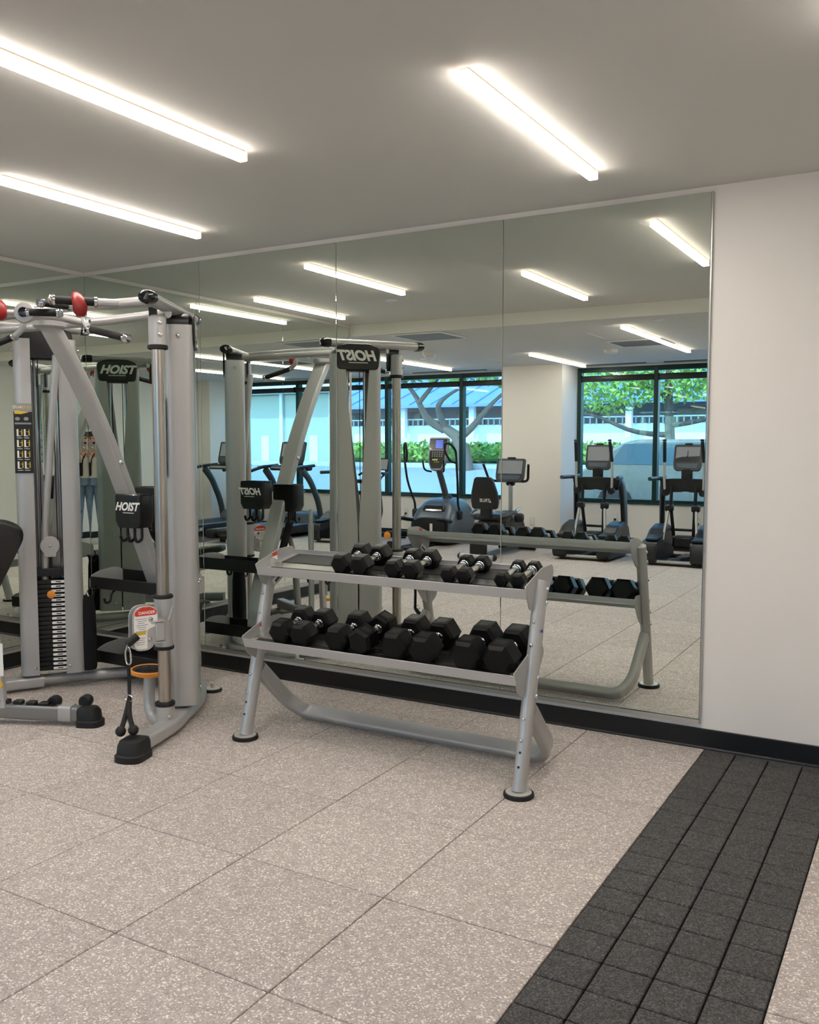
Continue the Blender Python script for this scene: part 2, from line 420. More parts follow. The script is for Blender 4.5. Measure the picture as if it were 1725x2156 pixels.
# ------------------------------------------------------------------ ceiling light strips
def lamp_mat(nm, col, st):
    m = bpy.data.materials.new(nm); m.use_nodes = True
    n = m.node_tree; n.nodes.clear(); o = n.nodes.new('ShaderNodeOutputMaterial'); e = n.nodes.new('ShaderNodeEmission')
    e.inputs[0].default_value = col; e.inputs[1].default_value = st; n.links.new(e.outputs[0], o.inputs[0]); return m
LAMPM = lamp_mat('light_strip_diffuser', (1., .925, .86, 1), LAMP); LAMPS = lamp_mat('light_strip_side', (1., .80, .64, 1), 3.4)
def strip(label, x, ya, yb, z):
    t = thing('ceiling_light', label, 'light', (x, (ya + yb) / 2, z - .050), 0, 'linear ceiling lights'); L = abs(yb - ya)
    build('housing', MB().box((0, 0, .046), (.034, L - .004, .008), bev=.002), WPL, t)
    build('diffuser_side', MB().box((0, 0, .0285), (.044, L - .002, .027), bev=.002), LAMPS, t)
    prof = fil2([(-.022, 0), (.022, 0), (.022, .004), (-.022, .004)], [.002, .002, .0, .0], 4)
    build('diffuser', MB().prism([(a, b) for a, b in prof], -L / 2, L / 2, frame((0, 0, .011), (1, 0, 0), (0, 0, 1)), ch=.001), LAMPM, t)
    for s in (-1, 1): build('end_cap', MB().box((0, s * (L / 2 + .003), .026), (.040, .006, .034), bev=.002), LAMPS, t)
strip('linear ceiling light pointing at the dumbbell rack, nearest the bare white wall', 4.0, -.51, -1.82, HC)
strip('longest looking ceiling light strip running in from the left photo edge', 2.8, -1.52, -2.83, HC)
strip('ceiling light strip at the left edge nearest the mirrored corner', 1.61, -.53, -1.83, HC)
strip('ceiling light strip close to the side mirror, seen only in the mirrors', .37, -1.48, -2.79, HC)
strip('ceiling light strip above and behind the black floor strip, outside the picture', 5.2, -1.52, -2.83, HC)
strip('long light strip on the low ceiling in line with the two ellipticals', 2.78, -3.95, -6.6, LC)
strip('light strip on the low ceiling touching the boxed column, seen in the mirror', .985, -6.0, -8.0, LC)
strip('light strip on the low ceiling left of the boxed column, beside the dome camera', -.96, -5.4, -7.58, LC)
strip('light strip on the low ceiling above the treadmills', 4.42, -5.74, -7.85, LC)
strip('light strip on the low ceiling over the spin bike side', -2.9, -3.95, -6.4, LC)

# ------------------------------------------------------------------ ceiling fittings
VENTG = mat('perforated_vent_grey', '8d98a0', .35, .6, bump=.3, bscale=120, var=.2, vscale=14)
def vent(label, x, y):
    t = thing('ceiling_vent', label, 'vent', (x, y, LC - .012), 0, 'ceiling vents')
    f = MB()
    for a, b, sx, sy in ((0, .29, .61, .03), (0, -.29, .61, .03), (.29, 0, .03, .55), (-.29, 0, .03, .55)): f.box((a, b, .004), (sx, sy, .014), bev=.002)
    build('frame', f, WPL, t); build('backing', MB().box((0, 0, .009), (.56, .56, .003)), VENTG, t)
    for k in range(11): build('slat', MB().box((0, -.25 + .05 * k, .003), (.55, .03, .003), rx=rad(28)), VENTG, t)
vent('square grey ceiling vent tight against the soffit', .75, -3.82)
vent('square grey ceiling vent beside the long light strip over the ellipticals', 2.5, -5.52)
def disc(name, label, x, y, z, r, h, cat, m=WPL):
    return tag(build(name, MB().lathe([(r * .7, 0), (r * .93, h * .25), (r, h * .7), (r, h)], 20, Matrix.Translation((x, y, z - h))), m), label, cat)
disc('smoke_detector', 'round white smoke detector on the low ceiling near the boxed column', 1.955, -6.18, LC, .085, .045, 'smoke detector')
disc('ceiling_sensor', 'small flat white disc on the low ceiling by the soffit', 3.187, -3.75, LC, .055, .012, 'sensor')
disc('sprinkler_cover', 'small flat white disc on the high ceiling between light strips', 1.264, -2.217, HC, .05, .01, 'sprinkler')
disc('ceiling_speaker', 'round white disc on the low ceiling beside the short light strip', -.55, -6.1, LC, .08, .03, 'speaker')
t = thing('dome_camera', 'white dome camera hanging from the low ceiling', 'camera', (-.046, -5.268, LC - .11))
build('mount', MB().lathe([(.075, .06), (.085, .075), (.085, .11)], 20), WPL, t)
build('dome', MB().ell((0, 0, .066), (.07, .07, .066), 18, 10), mat('clear_dome', 'd8dcdc', .08, .0, coat=1), t)
for i, (x0, x1) in enumerate(((.95, 1.85), (2.1, 3.0), (-1.9, -.6))):
    tag(build('slot_diffuser', MB().box(((x0 + x1) / 2, -8.08, LC - .004), (x1 - x0, .05, .012), bev=.002), BLIND),
        ['black slot air diffuser above the window beside the boxed column', 'black slot air diffuser above the second elliptical', 'black slot air diffuser above the crosstrainer window'][i], 'air diffuser', 'slot diffusers')
# ------------------------------------------------------------------ wall sockets under the windows
def socket(label, x, y, z, cord):
    t = thing('wall_socket', label, 'socket', (x, y, z), 0, 'sockets under the windows')
    build('plate', MB().box((0, .004, 0), (.075, .008, .118), bev=.003), WPL, t)
    for s in (-1, 1): build('receptacle', MB().box((0, .009, s * .022), (.034, .005, .03), bev=.004), WHT, t)
    if cord:
        build('plug', MB().box((0, .025, -.022), (.032, .035, .03), bev=.006), BLKP, t)
        build('cord', MB().tube(fil([(0, .04, -.022), (0, .06, -.06), (cord, .08, -.2), (cord * 1.3, .10, -z + .01)], .08), .005, 6), BLKP, t)
socket('white wall socket under the window behind the first elliptical', 1.354, RY, .438, .02)
socket('white wall socket under the window behind the second elliptical', 2.54, RY, .419, .05)
socket('white wall socket beside the crosstrainer housing', -2.21, RY, .388, -.1)
socket('white wall socket low on the boxed column behind the recumbent bike', .307, C1[2], .386, .0)

# ------------------------------------------------------------------ dumbbell rack
XL, XR = 2.346, 3.884
def leg_pt(x, z): return V((x, -1.03 + (z / .9) * .235, z))
rk = thing('dumbbell_rack', 'silver two-tier dumbbell rack standing in front of the mirror', 'rack')
for x, s in ((XL, -1), (XR, 1)):
    lg = build('leg', MB().tube([leg_pt(x, .02), leg_pt(x, .5), leg_pt(x, .915)], (.031, .038), 16), SILV, rk)
    b = MB()
    for z in (.24, .33, .64, .74): bolt(b, leg_pt(x, z) + V((0, -.038, .0)), (0, -1, .2), .009)
    for z in (.42, .5, .82, .88): bolt(b, leg_pt(x, z) + V((s * .031, .0, 0)), (s, 0, 0), .010)
    build('bolt', b, CHR, lg)
    h = MB()
    for z in (.13, .19): h.lathe([(.006, 0), (.006, .001)], 10, axis(leg_pt(x, z) + V((0, -.0385, 0)), (0, -1, .26)))
    build('hole', h, BLKPR, lg)
    c = leg_pt(x, 0)
    ft = build('foot', MB().lathe([(.066, .0), (.068, .006), (.066, .018), (.058, .019)], 28, Matrix.Translation(c)), RUB, rk)
    build('foot_plate', MB().lathe([(.057, .017), (.057, .022), (.03, .024)], 28, Matrix.Translation(c)), mat('pale_zinc', 'd5d3cc', .35, .5), ft)
# lower U-shaped stretcher
pth = fil([leg_pt(XL, .345) + V((.0, .03, 0)), (XL + .004, -.68, .12), (XL + .06, -.60, .045), (XR - .06, -.60, .045), (XR - .004, -.68, .12), leg_pt(XR, .345) + V((0, .03, 0))], .16, 7)
pr = fil2([(-.026, -.040), (.026, -.040), (.026, .040), (-.026, .040)], .018, 4)
build('stretcher', MB().tube(pth, 0, prof=pr, up=(0, .75, .66)), SILV, rk)
def shelf(yf, zf, yb, zb, plate, n):
    ang = math.atan2(zb - zf, yb - yf); L = math.hypot(yb - yf, zb - zf)
    M = Matrix.Translation((0, yf, zf)) @ Matrix.Rotation(ang, 4, 'X')
    x0, x1 = XL + .012, XR - .012; xc = (x0 + x1) / 2
    tr = MB().box((xc, L / 2, -.004), (x1 - x0, L, .006), M=M)
    tr.box((xc, .001, -.002), (x1 - x0, .005, .046), M=M, bev=.0015); tr.box((xc, L, .008), (x1 - x0, .005, .03), M=M, bev=.0015)
    sh = build('shelf', tr, SILV, rk)
    for a, b in ((.022, .066), (.150, L - .02)):
        build('rubber_mat', MB().box((xc, (a + b) / 2, .0015), (x1 - x0 - .1, b - a, .004), M=M), mat('rubber_runner', '211f1d', .55, bump=.2), sh)
    build('deck_strip', MB().box((xc, .108, .0002), (x1 - x0 - .02, .08, .0012), M=M), ALU, sh)
    text('HOIST', .055, BLKPR, sh, 'lettering', M @ V((xc - .0, .085, .0014)), M.to_3x3() @ V((1, 0, 0)), M.to_3x3() @ V((0, 1, 0)), .3, .03)
    for x, s in ((x0 + .002, 1), (x1 - .002, -1)):
        pl = build('end_plate', MB().prism(fil2(plate, [.01, .012, .05, .03, .06, .012, .012], 4), -.0028, .0028, frame((x, 0, 0), (0, 1, 0), (0, 0, 1))), SILV, sh)
        # red and white warning sticker on the inner face
        c = V((x + s * .0036, yf + .145, zf + .056)); 
        build('sticker', MB().box(c - V((0, 0, .008)), (.0008, .04, .028), rx=ang), WHT, pl)
        build('sticker_head', MB().box(c + V((s * .0003, -.002, .013)), (.0008, .04, .018), rx=ang), REDPR, pl)
    return M, sh
U = (-.935, .872, -.620, .930); Lw = (-1.045, .512, -.735, .575)
MU, shu = shelf(*U, [(-.95, .905), (-.76, .966), (-.632, .972), (-.608, .93), (-.70, .82), (-.805, .765), (-.90, .80)], 0)
ML, shl = shelf(*Lw, [(-1.062, .546), (-.88, .610), (-.745, .615), (-.722, .575), (-.82, .45), (-.925, .395), (-1.02, .45)], 1)
# maker's plate under the upper shelf
build('maker_plate', MB().box((XL + .036, -.80, .815), (.004, .075, .036), rx=rad(33), bev=.001), WHT, rk)
build('maker_print', MB().box((XL + .039, -.795, .812), (.001, .05, .012), rx=rad(33)), BLKPR, rk)
build('blue_tab', MB().box((XR + .032, -.86, .70), (.001, .018, .012)), mat('blue_print', '3a3f9a', .5), rk)
rebase(rk, (3.115, -.9, 0))

# ------------------------------------------------------------------ hex dumbbells
def dumbbell(label, x, tier, W, group, roll=0, L=None, dy=0, yaw=0):
    M = MU if tier == 'u' else ML
    hl = W * .74; L = L or (.182 + hl); hz = W * .433
    t = thing('dumbbell', label, 'dumbbell', (0, 0, 0), 0, group)
    y0 = .158 + dy
    t.matrix_world = M @ Matrix.Translation((x, y0, .0035 + hz * (1.13 if roll else 1))) @ Matrix.Rotation(yaw, 4, 'Z') @ Matrix.Rotation(roll, 4, 'Y')
    for s in (-1, 1):
        a, b = L / 2 - hl, L / 2; R = []
        for y, k in ((a, .84), (a + hl * .12, .985), (a + hl * .15, 1), (b - hl * .17, 1), (b - hl * .14, .985), (b - .003, .83), (b, .78)):
            R.append([(W / 2 * k * math.cos(q * math.pi / 3), s * y, W / 2 * k * math.sin(q * math.pi / 3)) for q in range(6)])
        h = build('head', MB().loft(R), HEX, t, ang=14)
        build('badge', MB().box((0, s * (a + b) / 2, hz), (W * .33, hl * .40, .0016), bev=.0005), BLKP, h)
        build('collar', MB().lathe([(.016, a - .016), (.0205, a - .013), (.0205, a - .004), (.024, a), (.024, a + .004)], 14, Matrix.Rotation(rad(-90 * s), 4, 'X')), CHR, t)
    q = L / 2 - hl
    build('handle', MB().lathe([(.0125, -q), (.0135, -q * .75), (.0165, -q * .3), (.0175, 0), (.0165, q * .3), (.0135, q * .75), (.0125, q)], 14, Matrix.Rotation(rad(-90), 4, 'X')), mat('knurled_chrome', 'c9c6bf', .22, 1., bump=.35, bscale=500), t)
GU, GL = 'dumbbells on the upper shelf', 'dumbbells on the lower shelf'
ordu = ['left dumbbell of the upper-shelf pair nearest the rack\'s empty end', 'right dumbbell of the upper-shelf pair nearest the rack\'s empty end',
        'left dumbbell of the second pair on the upper shelf', 'right dumbbell of the second pair on the upper shelf',
        'left dumbbell of the third pair on the upper shelf, small hex heads', 'right dumbbell of the third pair on the upper shelf, small hex heads',
        'left dumbbell of the smallest pair, by the upper shelf\'s end plate', 'right dumbbell of the smallest pair, touching the upper end plate']
for (x, W), l in zip([(2.863, .112), (2.976, .112), (3.165, .100), (3.264, .100), (3.462, .084), (3.545, .084), (3.731, .075), (3.81, .075)], ordu): dumbbell(l, x, 'u', W, GU)
ordl = ['left dumbbell of the first pair on the lower shelf, by the left leg', 'right dumbbell of the first pair on the lower shelf',
        'upright dumbbell of the second pair on the lower shelf', 'dumbbell lying tilted on its corner on the lower shelf',
        'left dumbbell of the third pair on the lower shelf', 'right dumbbell of the third pair on the lower shelf',
        'left dumbbell of the largest pair on the lower shelf', 'right dumbbell of the largest pair, against the right leg']
for k, ((x, W), l) in enumerate(zip([(2.57, .130), (2.702, .130), (2.917, .138), (3.06, .138), (3.247, .150), (3.40, .150), (3.622, .158), (3.782, .158)], ordl)):
    dumbbell(l, x, 'l', W, GL, roll=rad(26) if k == 3 else 0)

# ------------------------------------------------------------------ cable machine
CX = 1.218
cm = thing('cable_machine', 'silver dual-stack cable machine with pull-up bars in the mirrored corner', 'cable machine')
UA, VA = V((-.66, .751, 0)), V((.751, .66, 0)); TC = V((.562, -.868, 0))
def sx(s, p): return V((CX + s * p[0], p[1], p[2]))
def tw(s, a, b, z): return sx(s, TC + UA * a + VA * b + V((0, 0, z)))
def grip(p, q, r=.019):
    p, q = V(p), V(q); d = (q - p).normalized(); L = (q - p).length
    g = build('grip', MB().tube([p, q], r, 14), FOAM, cm)
    build('grip_collar', MB().lathe([(r * 1.05, -.02), (r * 1.25, -.016), (r * 1.25, -.002), (r * 1.05, 0)], 14, axis(p, d)), CHR, g)
    build('grip_knob', MB().lathe([(r * 1.05, 0), (r * 1.35, .004), (r * 1.35, .014), (r * 1.1, .018), (r * 1.3, .026), (r * .8, .034)], 14, axis(q, d)), CHR, g)
for s in (1, -1):
    D = lambda p: sx(s, p)
    # --- base: front leg with rubber boot, then the round rear tube
    fp = fil([D((.852, -1.535, .052)), D((.80, -1.36, .052)), D((.74, -1.15, .052)), D((.60, -.92, .052))], .12, 5)
    build('base_leg', MB().tube(fp, 0, prof=fil2([(-.048, -.034), (.048, -.034), (.048, .034), (-.048, .034)], .02, 4), up=(0, 0, 1)), SILV, cm)
    dv = (D((.852, -1.535, 0)) - D((.80, -1.36, 0))).normalized(); a = math.atan2(dv.y, dv.x)
    M = Matrix.Translation(D((.858, -1.545, 0))) @ Matrix.Rotation(a, 4, 'Z')
    boot = MB()
    boot.loft([[(x * k + o, y * k, z) for x, y in fil2([(-.085, -.072), (.062, -.072), (.085, 0), (.062, .072), (-.085, .072)], .035, 4)] for k, z, o in ((1, 0, 0), (1, .03, 0), (.92, .036, -.004), (.88, .075, -.008), (.78, .095, -.012), (.5, .102, -.016))], M=M)
    build('rubber_boot', boot, RUB, cm)
    # --- chrome guide post
    px, py = .717, -1.185
    po = build('guide_post', MB().tube([D((px, py, .1)), D((px, py, 2.1))], .033, 20), SATIN, cm)
    so_ = MB().lathe([(.05, .06), (.048, .155), (.042, .16)], 20, Matrix.Translation(D((px, py, 0)))); build('post_socket', so_, SILV, cm)
    for z in (.165, 2.02): build('rubber_ring', MB().lathe([(.044, -.012), (.052, -.008), (.052, .008), (.044, .012)], 20, Matrix.Translation(D((px, py, z)))), RUB, po)
    build('post_head', MB().lathe([(.045, 2.03), (.045, 2.17), (.035, 2.18)], 18, Matrix.Translation(D((px, py, 0)))), SILV, cm)
    b = MB(); bolt(b, D((px + .045, py - .01, 2.13)), sx(s, (1, -.2, 0)) - V((CX, 0, 0)) * 1, .014) if False else None
    for z in (2.08, 2.14): bolt(b, D((px + .04, py - .022, z)), (s * .8, -.5, 0), .013)
    bolt(b, D((px + .045, py - .02, .11)), (s * .8, -.5, 0), .012); build('bolt', b, CHR, cm)
    # --- tower shrouds
    def shroud(e, name):
        rings = []
        for t in (0, .41, .6, .8, 1):
            z = .10 + 2.06 * t; out_end = .005 + .088 * max(0, (z - .95) / 1.2); in_end = .078
            sh = 0 if 0 < t < 1 else .0
            path = fil([(in_end, -.074, 0), (.188 - .01 * t, -.078, 0), (.188 - .01 * t, .078, 0), (out_end, .074, 0)], .055, 6)
            inner = [(max(p.x - .006, min(in_end, out_end)) if p.x > .1 else p.x, p.y * .90, 0) for p in path][::-1]
            rings.append([tw(s, e * p[0], p[1], z) for p in [(q.x, q.y, 0) for q in path] + inner])
        o = build(name, MB().loft(rings), SILV, cm)
        b = MB()
        for z in (.17, .76): bolt(b, tw(s, e * .05, .079, z), VA * 1 if s > 0 else V((-VA.x, VA.y, 0)), .010)
        for z in (.15,): bolt(b, tw(s, e * .10, -.080, z), V((-s * VA.x, -VA.y, 0)), .010)
        bolt(b, tw(s, e * .19, 0, 2.1), V((s * UA.x, UA.y, 0)) * e, .010); build('bolt', b, CHR, o)
        return o
    f1 = shroud(-1, 'front_shroud'); f2 = shroud(1, 'rear_shroud')
    # --- black cap with lettering on both faces
    capm = MB().prism(fil2([(-.15, 2.04), (.15, 2.04), (.165, 2.2), (.09, 2.232), (-.09, 2.232), (-.165, 2.2)], .03, 4), -.062, .062, frame(tw(s, 0, 0, 0), V((s * UA.x, UA.y, 0)), (0, 0, 1)), ch=.008)
    cp = build('top_cap', capm, BLKP, cm)
    no = V((s * VA.x, VA.y, 0)); xo = V((0, 0, 1)).cross(no)
    face = MB().prism(fil2([(-.15, 2.05), (.15, 2.05), (.165, 2.2), (.09, 2.232), (-.09, 2.232), (-.165, 2.2)], .03, 4), .074, .086, frame(tw(s, 0, 0, 0), xo, (0, 0, 1)), ch=.004)
    build('name_plate', face, BLKP, cp)
    text('HOIST', .096, WHT, cp, 'lettering', tw(s, 0, .0878, 2.116), xo, V((0, 0, 1)), .35, .045)
    build('underline', MB().box((0, 0, 0), (.14, .005, .001), M=frame(tw(s, 0, .0878, 2.098), xo, (0, 0, 1))), WHT, cp)
    # --- weight stack
    build('inner_strut', MB().tube([D((.425, -.895, 2.06)), D((.56, -.905, 1.0)), D((.60, -.90, .14))], .022, 12), SILV, cm)
    X, ni = V((s * UA.x, UA.y, 0)), V((-s * VA.x, -VA.y, 0)); rd = V((0, 0, 1)).cross(ni)
    for k in range(20):
        z = .135 + .0285 * k
        p = build('weight_plate', MB().box((0, 0, 0), (.19, .0268, .085), bev=.003, M=frame(tw(s, 0, -.01, z), rd, (0, 0, 1))), BLKP, cm)
        build('weight_label', MB().prism(fil2([(.0, -.008), (.082, -.008), (.082, .008), (.0, .008)], .008, 3), 0, .001, frame(tw(s, 0, -.0535, z), rd, (0, 0, 1))), WHT, p)
        build('weight_print', MB().box((.042, 0, .0012), (.03, .006, .0006), M=frame(tw(s, 0, -.0535, z), rd, (0, 0, 1))), BLKPR, p)
    build('selector_pin', MB().lathe([(.02, 0), (.024, .004), (.024, .014), (.012, .018), (.006, .018)], 18, axis(tw(s, 0, -.058, .60), ni)), ORNG, cm)
    build('head_plate', MB().box((0, 0, 0), (.19, .05, .09), bev=.004, M=frame(tw(s, 0, -.01, .735), rd, (0, 0, 1))), BLKP, cm)
    for e in (-.065, .065): build('guide_rod', MB().tube([tw(s, e, .02, .12), tw(s, e, .02, 2.05)], .009, 10), CHR, cm)
    pb = build('pulley_block', MB().prism([(.058 * math.cos(q), .058 * math.sin(q)) for q in [rad(-50 + 280 * i / 20) for i in range(21)]] + [(-.034, -.07), (.034, -.07)], -.02, .02, frame(tw(s, 0, -.03, .90), rd, (0, 0, 1)), ch=.003), SILV, cm)
    b = MB(); bolt(b, tw(s, 0, -.052, .90), ni, .009); build('bolt', b, CHR, pb)
    build('cable', MB().tube([tw(s, -.045, -.03, .9), tw(s, -.04, -.03, 2.06)], .003, 6).tube([tw(s, .045, -.03, .9), tw(s, .042, -.03, 2.06)], .003, 6).tube([tw(s, 0, -.03, .84), tw(s, 0, -.03, .76)], .008, 8), BLKP, cm)
    # --- instruction placard on the inner face of the front shroud
    PM = frame(tw(s, -.128, -.0795, 1.56), rd, (0, 0, 1))
    pc = build('placard', MB().box((0, 0, 0), (.104, .42, .0012), M=PM), BLKPR, cm)
    build('placard_header', MB().box((0, .185, .0008), (.104, .05, .0008), M=PM), GRYPR, pc)
    build('placard_swoosh', MB().prism([(-.046, .166), (-.046, .148), (-.01, .146), (.034, .157), (.0, .163), (-.03, .169)], .001, .0018, PM), YELPR, pc)
    text('DUAL', .024, WHT, pc, 'lettering', PM @ V((-.024, .181, .0016)), rd, V((0, 0, 1)))
    text('SERIES', .024, YELPR, pc, 'lettering', PM @ V((.017, .181, .0016)), rd, V((0, 0, 1)))
    wp, yp, gp = MB(), MB(), MB()
    gp.box((0, .09, .0011), (.092, .010, .0006), M=PM)
    for e in (-.03, .018): gp.prism([(e + .014 * math.cos(q), .118 + .011 * math.sin(q)) for q in [i * math.pi / 6 for i in range(12)]], .0009, .0015, PM)
    for r in range(4):
        for cxx in (-.032, .008):
            yb = .035 - .065 * r
            wp.box((cxx, yb, .0011), (.010, .042, .0006), M=PM); wp.box((cxx + .006, yb - .02, .0011), (.022, .004, .0006), M=PM); wp.box((cxx + .01, yb - .032, .0011), (.03, .003, .0006), M=PM)
            yp.box((cxx + .024, yb - .004, .0012), (.006, .03, .0006), M=PM); yp.box((cxx + .024, yb + .016, .0012), (.005, .006, .0006), M=PM); yp.box((cxx + .018, yb + .006, .0012), (.014, .003, .0006), M=PM)
    build('placard_print', wp, WHT, pc); build('placard_figures', yp, YELPR, pc); build('placard_bands', gp, GRYPR, pc)
    # --- top rail over the tower
    e1, e2 = D((.812, -1.335, 2.245)), D((.46, -.66, 2.235)); dr = (e1 - e2).normalized()
    tr = build('top_rail', MB().tube([e1, e2], (.042, .030), 18), SILV, cm)
    for p, d in ((e1, dr), (e2, -dr)): build('end_cap', MB().loft([[p + d * o + V((0, 0, 1)).cross(d) * (.046 * k * math.cos(q)) + V((0, 0, 1)) * (.034 * k * math.sin(q)) for q in [i * math.pi / 8 for i in range(16)]] for o, k in ((-.02, 1), (.015, 1), (.035, .85), (.045, .5))]), BLKG, tr)
    build('rail_bracket', MB().prism(fil2([(-.055, 2.06), (.02, 2.06), (.05, 2.22), (-.055, 2.22)], .012, 3), -.006, .006, frame(D((px - .03, py, 0)), dr, (0, 0, 1))), BLKP, cm)
    # --- trolley with pulley housing
    tz = .60 if s > 0 else .74
    tro = build('trolley', MB().lathe([(.046, -.13), (.047, -.12), (.047, .12), (.046, .13)], 20, Matrix.Translation(D((px, py, tz)))), SILV, cm)
    for z in (-.135, .135): build('trolley_ring', MB().lathe([(.046, -.01), (.053, -.006), (.053, .006), (.046, .01)], 20, Matrix.Translation(D((px, py, tz + z)))), RUB, tro)
    hx, hy = px + .005, py - .135
    Mh = frame(D((hx, hy, tz)), (V((-.35, -.94, 0)) * -1 if s > 0 else V((.35, -.94, 0)) * -1), (0, 0, 1))
    hp = fil2([(-.075, -.12), (.02, -.12), (.062, -.06), (.062, .11), (-.075, .11)], [.07, .03, .03, .065, .065], 5)
    for o_ in (-.024, .024): build('pulley_plate', MB().prism(hp, o_ - .004, o_ + .004, Mh, ch=.002), SILV, tro)
    build('pulley_wheel', MB().lathe([(.055, -.012), (.045, 0), (.055, .012)], 20, Mh @ Matrix.Translation((-.005, .04, 0))), BLKP, tro)
    for sd_ in (-1, 1):
        o_ = sd_ * .0292
        lb = build('warning_label', MB().prism(fil2([(-.068, -.11), (.0, -.11), (.0, -.01), (.055, .0), (.055, .105), (-.068, .105)], [.06, .004, .02, .03, .06, .06], 5), o_ - .0006, o_ + .0006, Mh), WHT, tro)
        build('warning_head', MB().prism(fil2([(-.066, .060), (.054, .060), (.05, .085), (.02, .104), (-.03, .104), (-.06, .085)], .012, 3), o_ + sd_ * .0004, o_ + sd_ * .0014, Mh), REDPR, lb)
        xd = Mh.to_3x3() @ V((sd_, 0, 0)); text('DANGER', .022, WHT, lb, 'lettering', Mh @ V((0, .068, sd_ * .0308)), xd, V((0, 0, 1)), 0, .02)
        tx = MB()
        for k in range(7): tx.box((-.03 + .004 * (k % 2), .045 - .0105 * k, o_ + sd_ * .001), (.06 - .012 * (k % 3), .0028, .0006), M=Mh)
        for k in range(4): tx.box((-.036, -.052 - .011 * k, o_ + sd_ * .001), (.05 - .008 * (k % 2), .0026, .0006), M=Mh)
        build('warning_print', tx, GRYPR, lb)
        build('caution_band', MB().box((-.036, -.028, o_ + sd_ * .001), (.06, .016, .0006), M=Mh), YELPR, lb)
        b = MB(); bolt(b, Mh @ V((.018, .04, o_)), Mh.to_3x3() @ V((0, 0, sd_)), .013); bolt(b, Mh @ V((.012, -.06, o_)), Mh.to_3x3() @ V((0, 0, sd_)), .011); build('bolt', b, CHR, tro)
    br = MB().box((.068, -.03, 0), (.05, .10, .075), M=Mh, bev=.006); br.box((.06, .025, 0), (.075, .006, .09), M=Mh, bev=.002); br.box((.06, -.085, 0), (.075, .006, .09), M=Mh, bev=.002)
    br.tube([Mh @ V((.12, .02, .02)), Mh @ V((.14, .09, .035))], .006, 8); build('pivot_bracket', br, SILV, tro)
    # --- little oval footstep
    if s > 0:
        Mf = frame(V((1.755, -1.12, .30)), (.92, .39, 0), (-.39, .90, .18))
        ring = [(.095 * math.cos(i * math.pi / 12), .058 * math.sin(i * math.pi / 12)) for i in range(24)]
        st = build('step_pad', MB().prism(ring, -.006, .014, Mf, ch=.004), RUB, cm)
        build('step_rim', MB().tube([Mf @ V((x * 1.04, y * 1.06, .002)) for x, y in ring], (.008, .014), 8, closed=True, up=Mf.to_3x3() @ V((0, 0, 1))), ORNG, st)
        for k in range(6): build('tread_bar', MB().box((-.06 + .024 * k, 0, .0155), (.009, .07 - abs(k - 2.5) * .008, .004), M=Mf), BLKP, st)
        build('step_tube', MB().tube(fil([(1.757, -1.12, .29), (1.757, -1.13, .13), (1.80, -1.15, .06), (1.91, -1.19, .052)], .1, 6), .031, 14), SILV, cm)
    # --- levelling foot behind the tower
    for a_, b_ in ((.356, -.432),):
        lf = build('levelling_foot', MB().lathe([(.058, 0), (.06, .006), (.055, .016), (.05, .017)], 24, Matrix.Translation(D((a_, b_, 0)))), RUB, cm)
        build('foot_plate', MB().lathe([(.048, .015), (.048, .02), (.012, .022), (.012, .05)], 20, Matrix.Translation(D((a_, b_, 0)))), MATS['pale_zinc'], lf)
    # --- grips hanging from and standing on the crossbars
    build('grip_arm', MB().tube(fil([D((.24, -1.245, 2.235)), D((.255, -1.25, 2.16)), D((.32, -1.26, 2.125))], .05, 5), .017, 12), SILV, cm)
    grip(D((.32, -1.26, 2.125)), D((.575, -1.275, 2.068)))
    build('grip_arm', MB().tube([D((.52, -1.245, 2.25)), D((.425, -1.335, 2.252))], .02, 12), SILV, cm)
    grip(D((.425, -1.335, 2.252)), D((.315, -1.48, 2.252)), .022)
    rg = MB().loft([[D((.40 + dx + .03 * k * math.cos(q), -1.40 + .042 * k * math.sin(q), z - .012)) for q in [i * math.pi / 8 for i in range(16)]] for z, k, dx in ((2.185, .5, .0), (2.20, .85, 0), (2.235, 1, 0), (2.275, .9, -.012), (2.30, .6, -.025), (2.31, .25, -.03))])
    build('red_grip', rg, RED, cm)
    h = MB(); 
    for k in (0, 1): h.tube(fil([D((.30 + .16 * k, -.60, .60)), D((.30 + .16 * k, -.63, .585)), D((.30 + .16 * k, -.64, .53)), D((.30 + .16 * k, -.68, .53)), D((.30 + .16 * k, -.685, .56))], .03, 4), .008, 8)
    build('tray_hook', h, BLKP, cm)
# rear base tube joining both towers
rp = fil([sx(1, (.70, -1.06, .046)), sx(1, (.545, -.74, .046)), sx(1, (.20, -.37, .046)), sx(-1, (.20, -.37, .046)), sx(-1, (.545, -.74, .046)), sx(-1, (.70, -1.06, .046))], .25, 8)
build('rear_base_tube', MB().tube(rp, .036, 14), SILV, cm)
# leaning centre mast
mp = fil([(CX, -.405, .05), (CX, -.42, .40), (CX, -.54, .68), (CX, -.715, 1.12), (CX, -.895, 1.53), (CX, -1.08, 1.88), (CX, -1.27, 2.165)], .16, 4)
build('mast', MB().tube(mp, 0, prof=fil2([(-.062, -.027), (.062, -.027), (.062, .027), (-.062, .027)], .016, 4), up=(0, 1, .4)), SILV, cm)
b = MB(); bolt(b, (CX + .062, -.85, 1.42), (1, 0, 0), .016); bolt(b, (CX - .062, -.85, 1.42), (-1, 0, 0), .016); build('bolt', b, CHR, cm)
build('mast_head', MB().lathe([(.07, 2.15), (.085, 2.16), (.085, 2.185), (.06, 2.19)], 20, Matrix.Translation((CX, -1.27, 0))), SILV, cm)
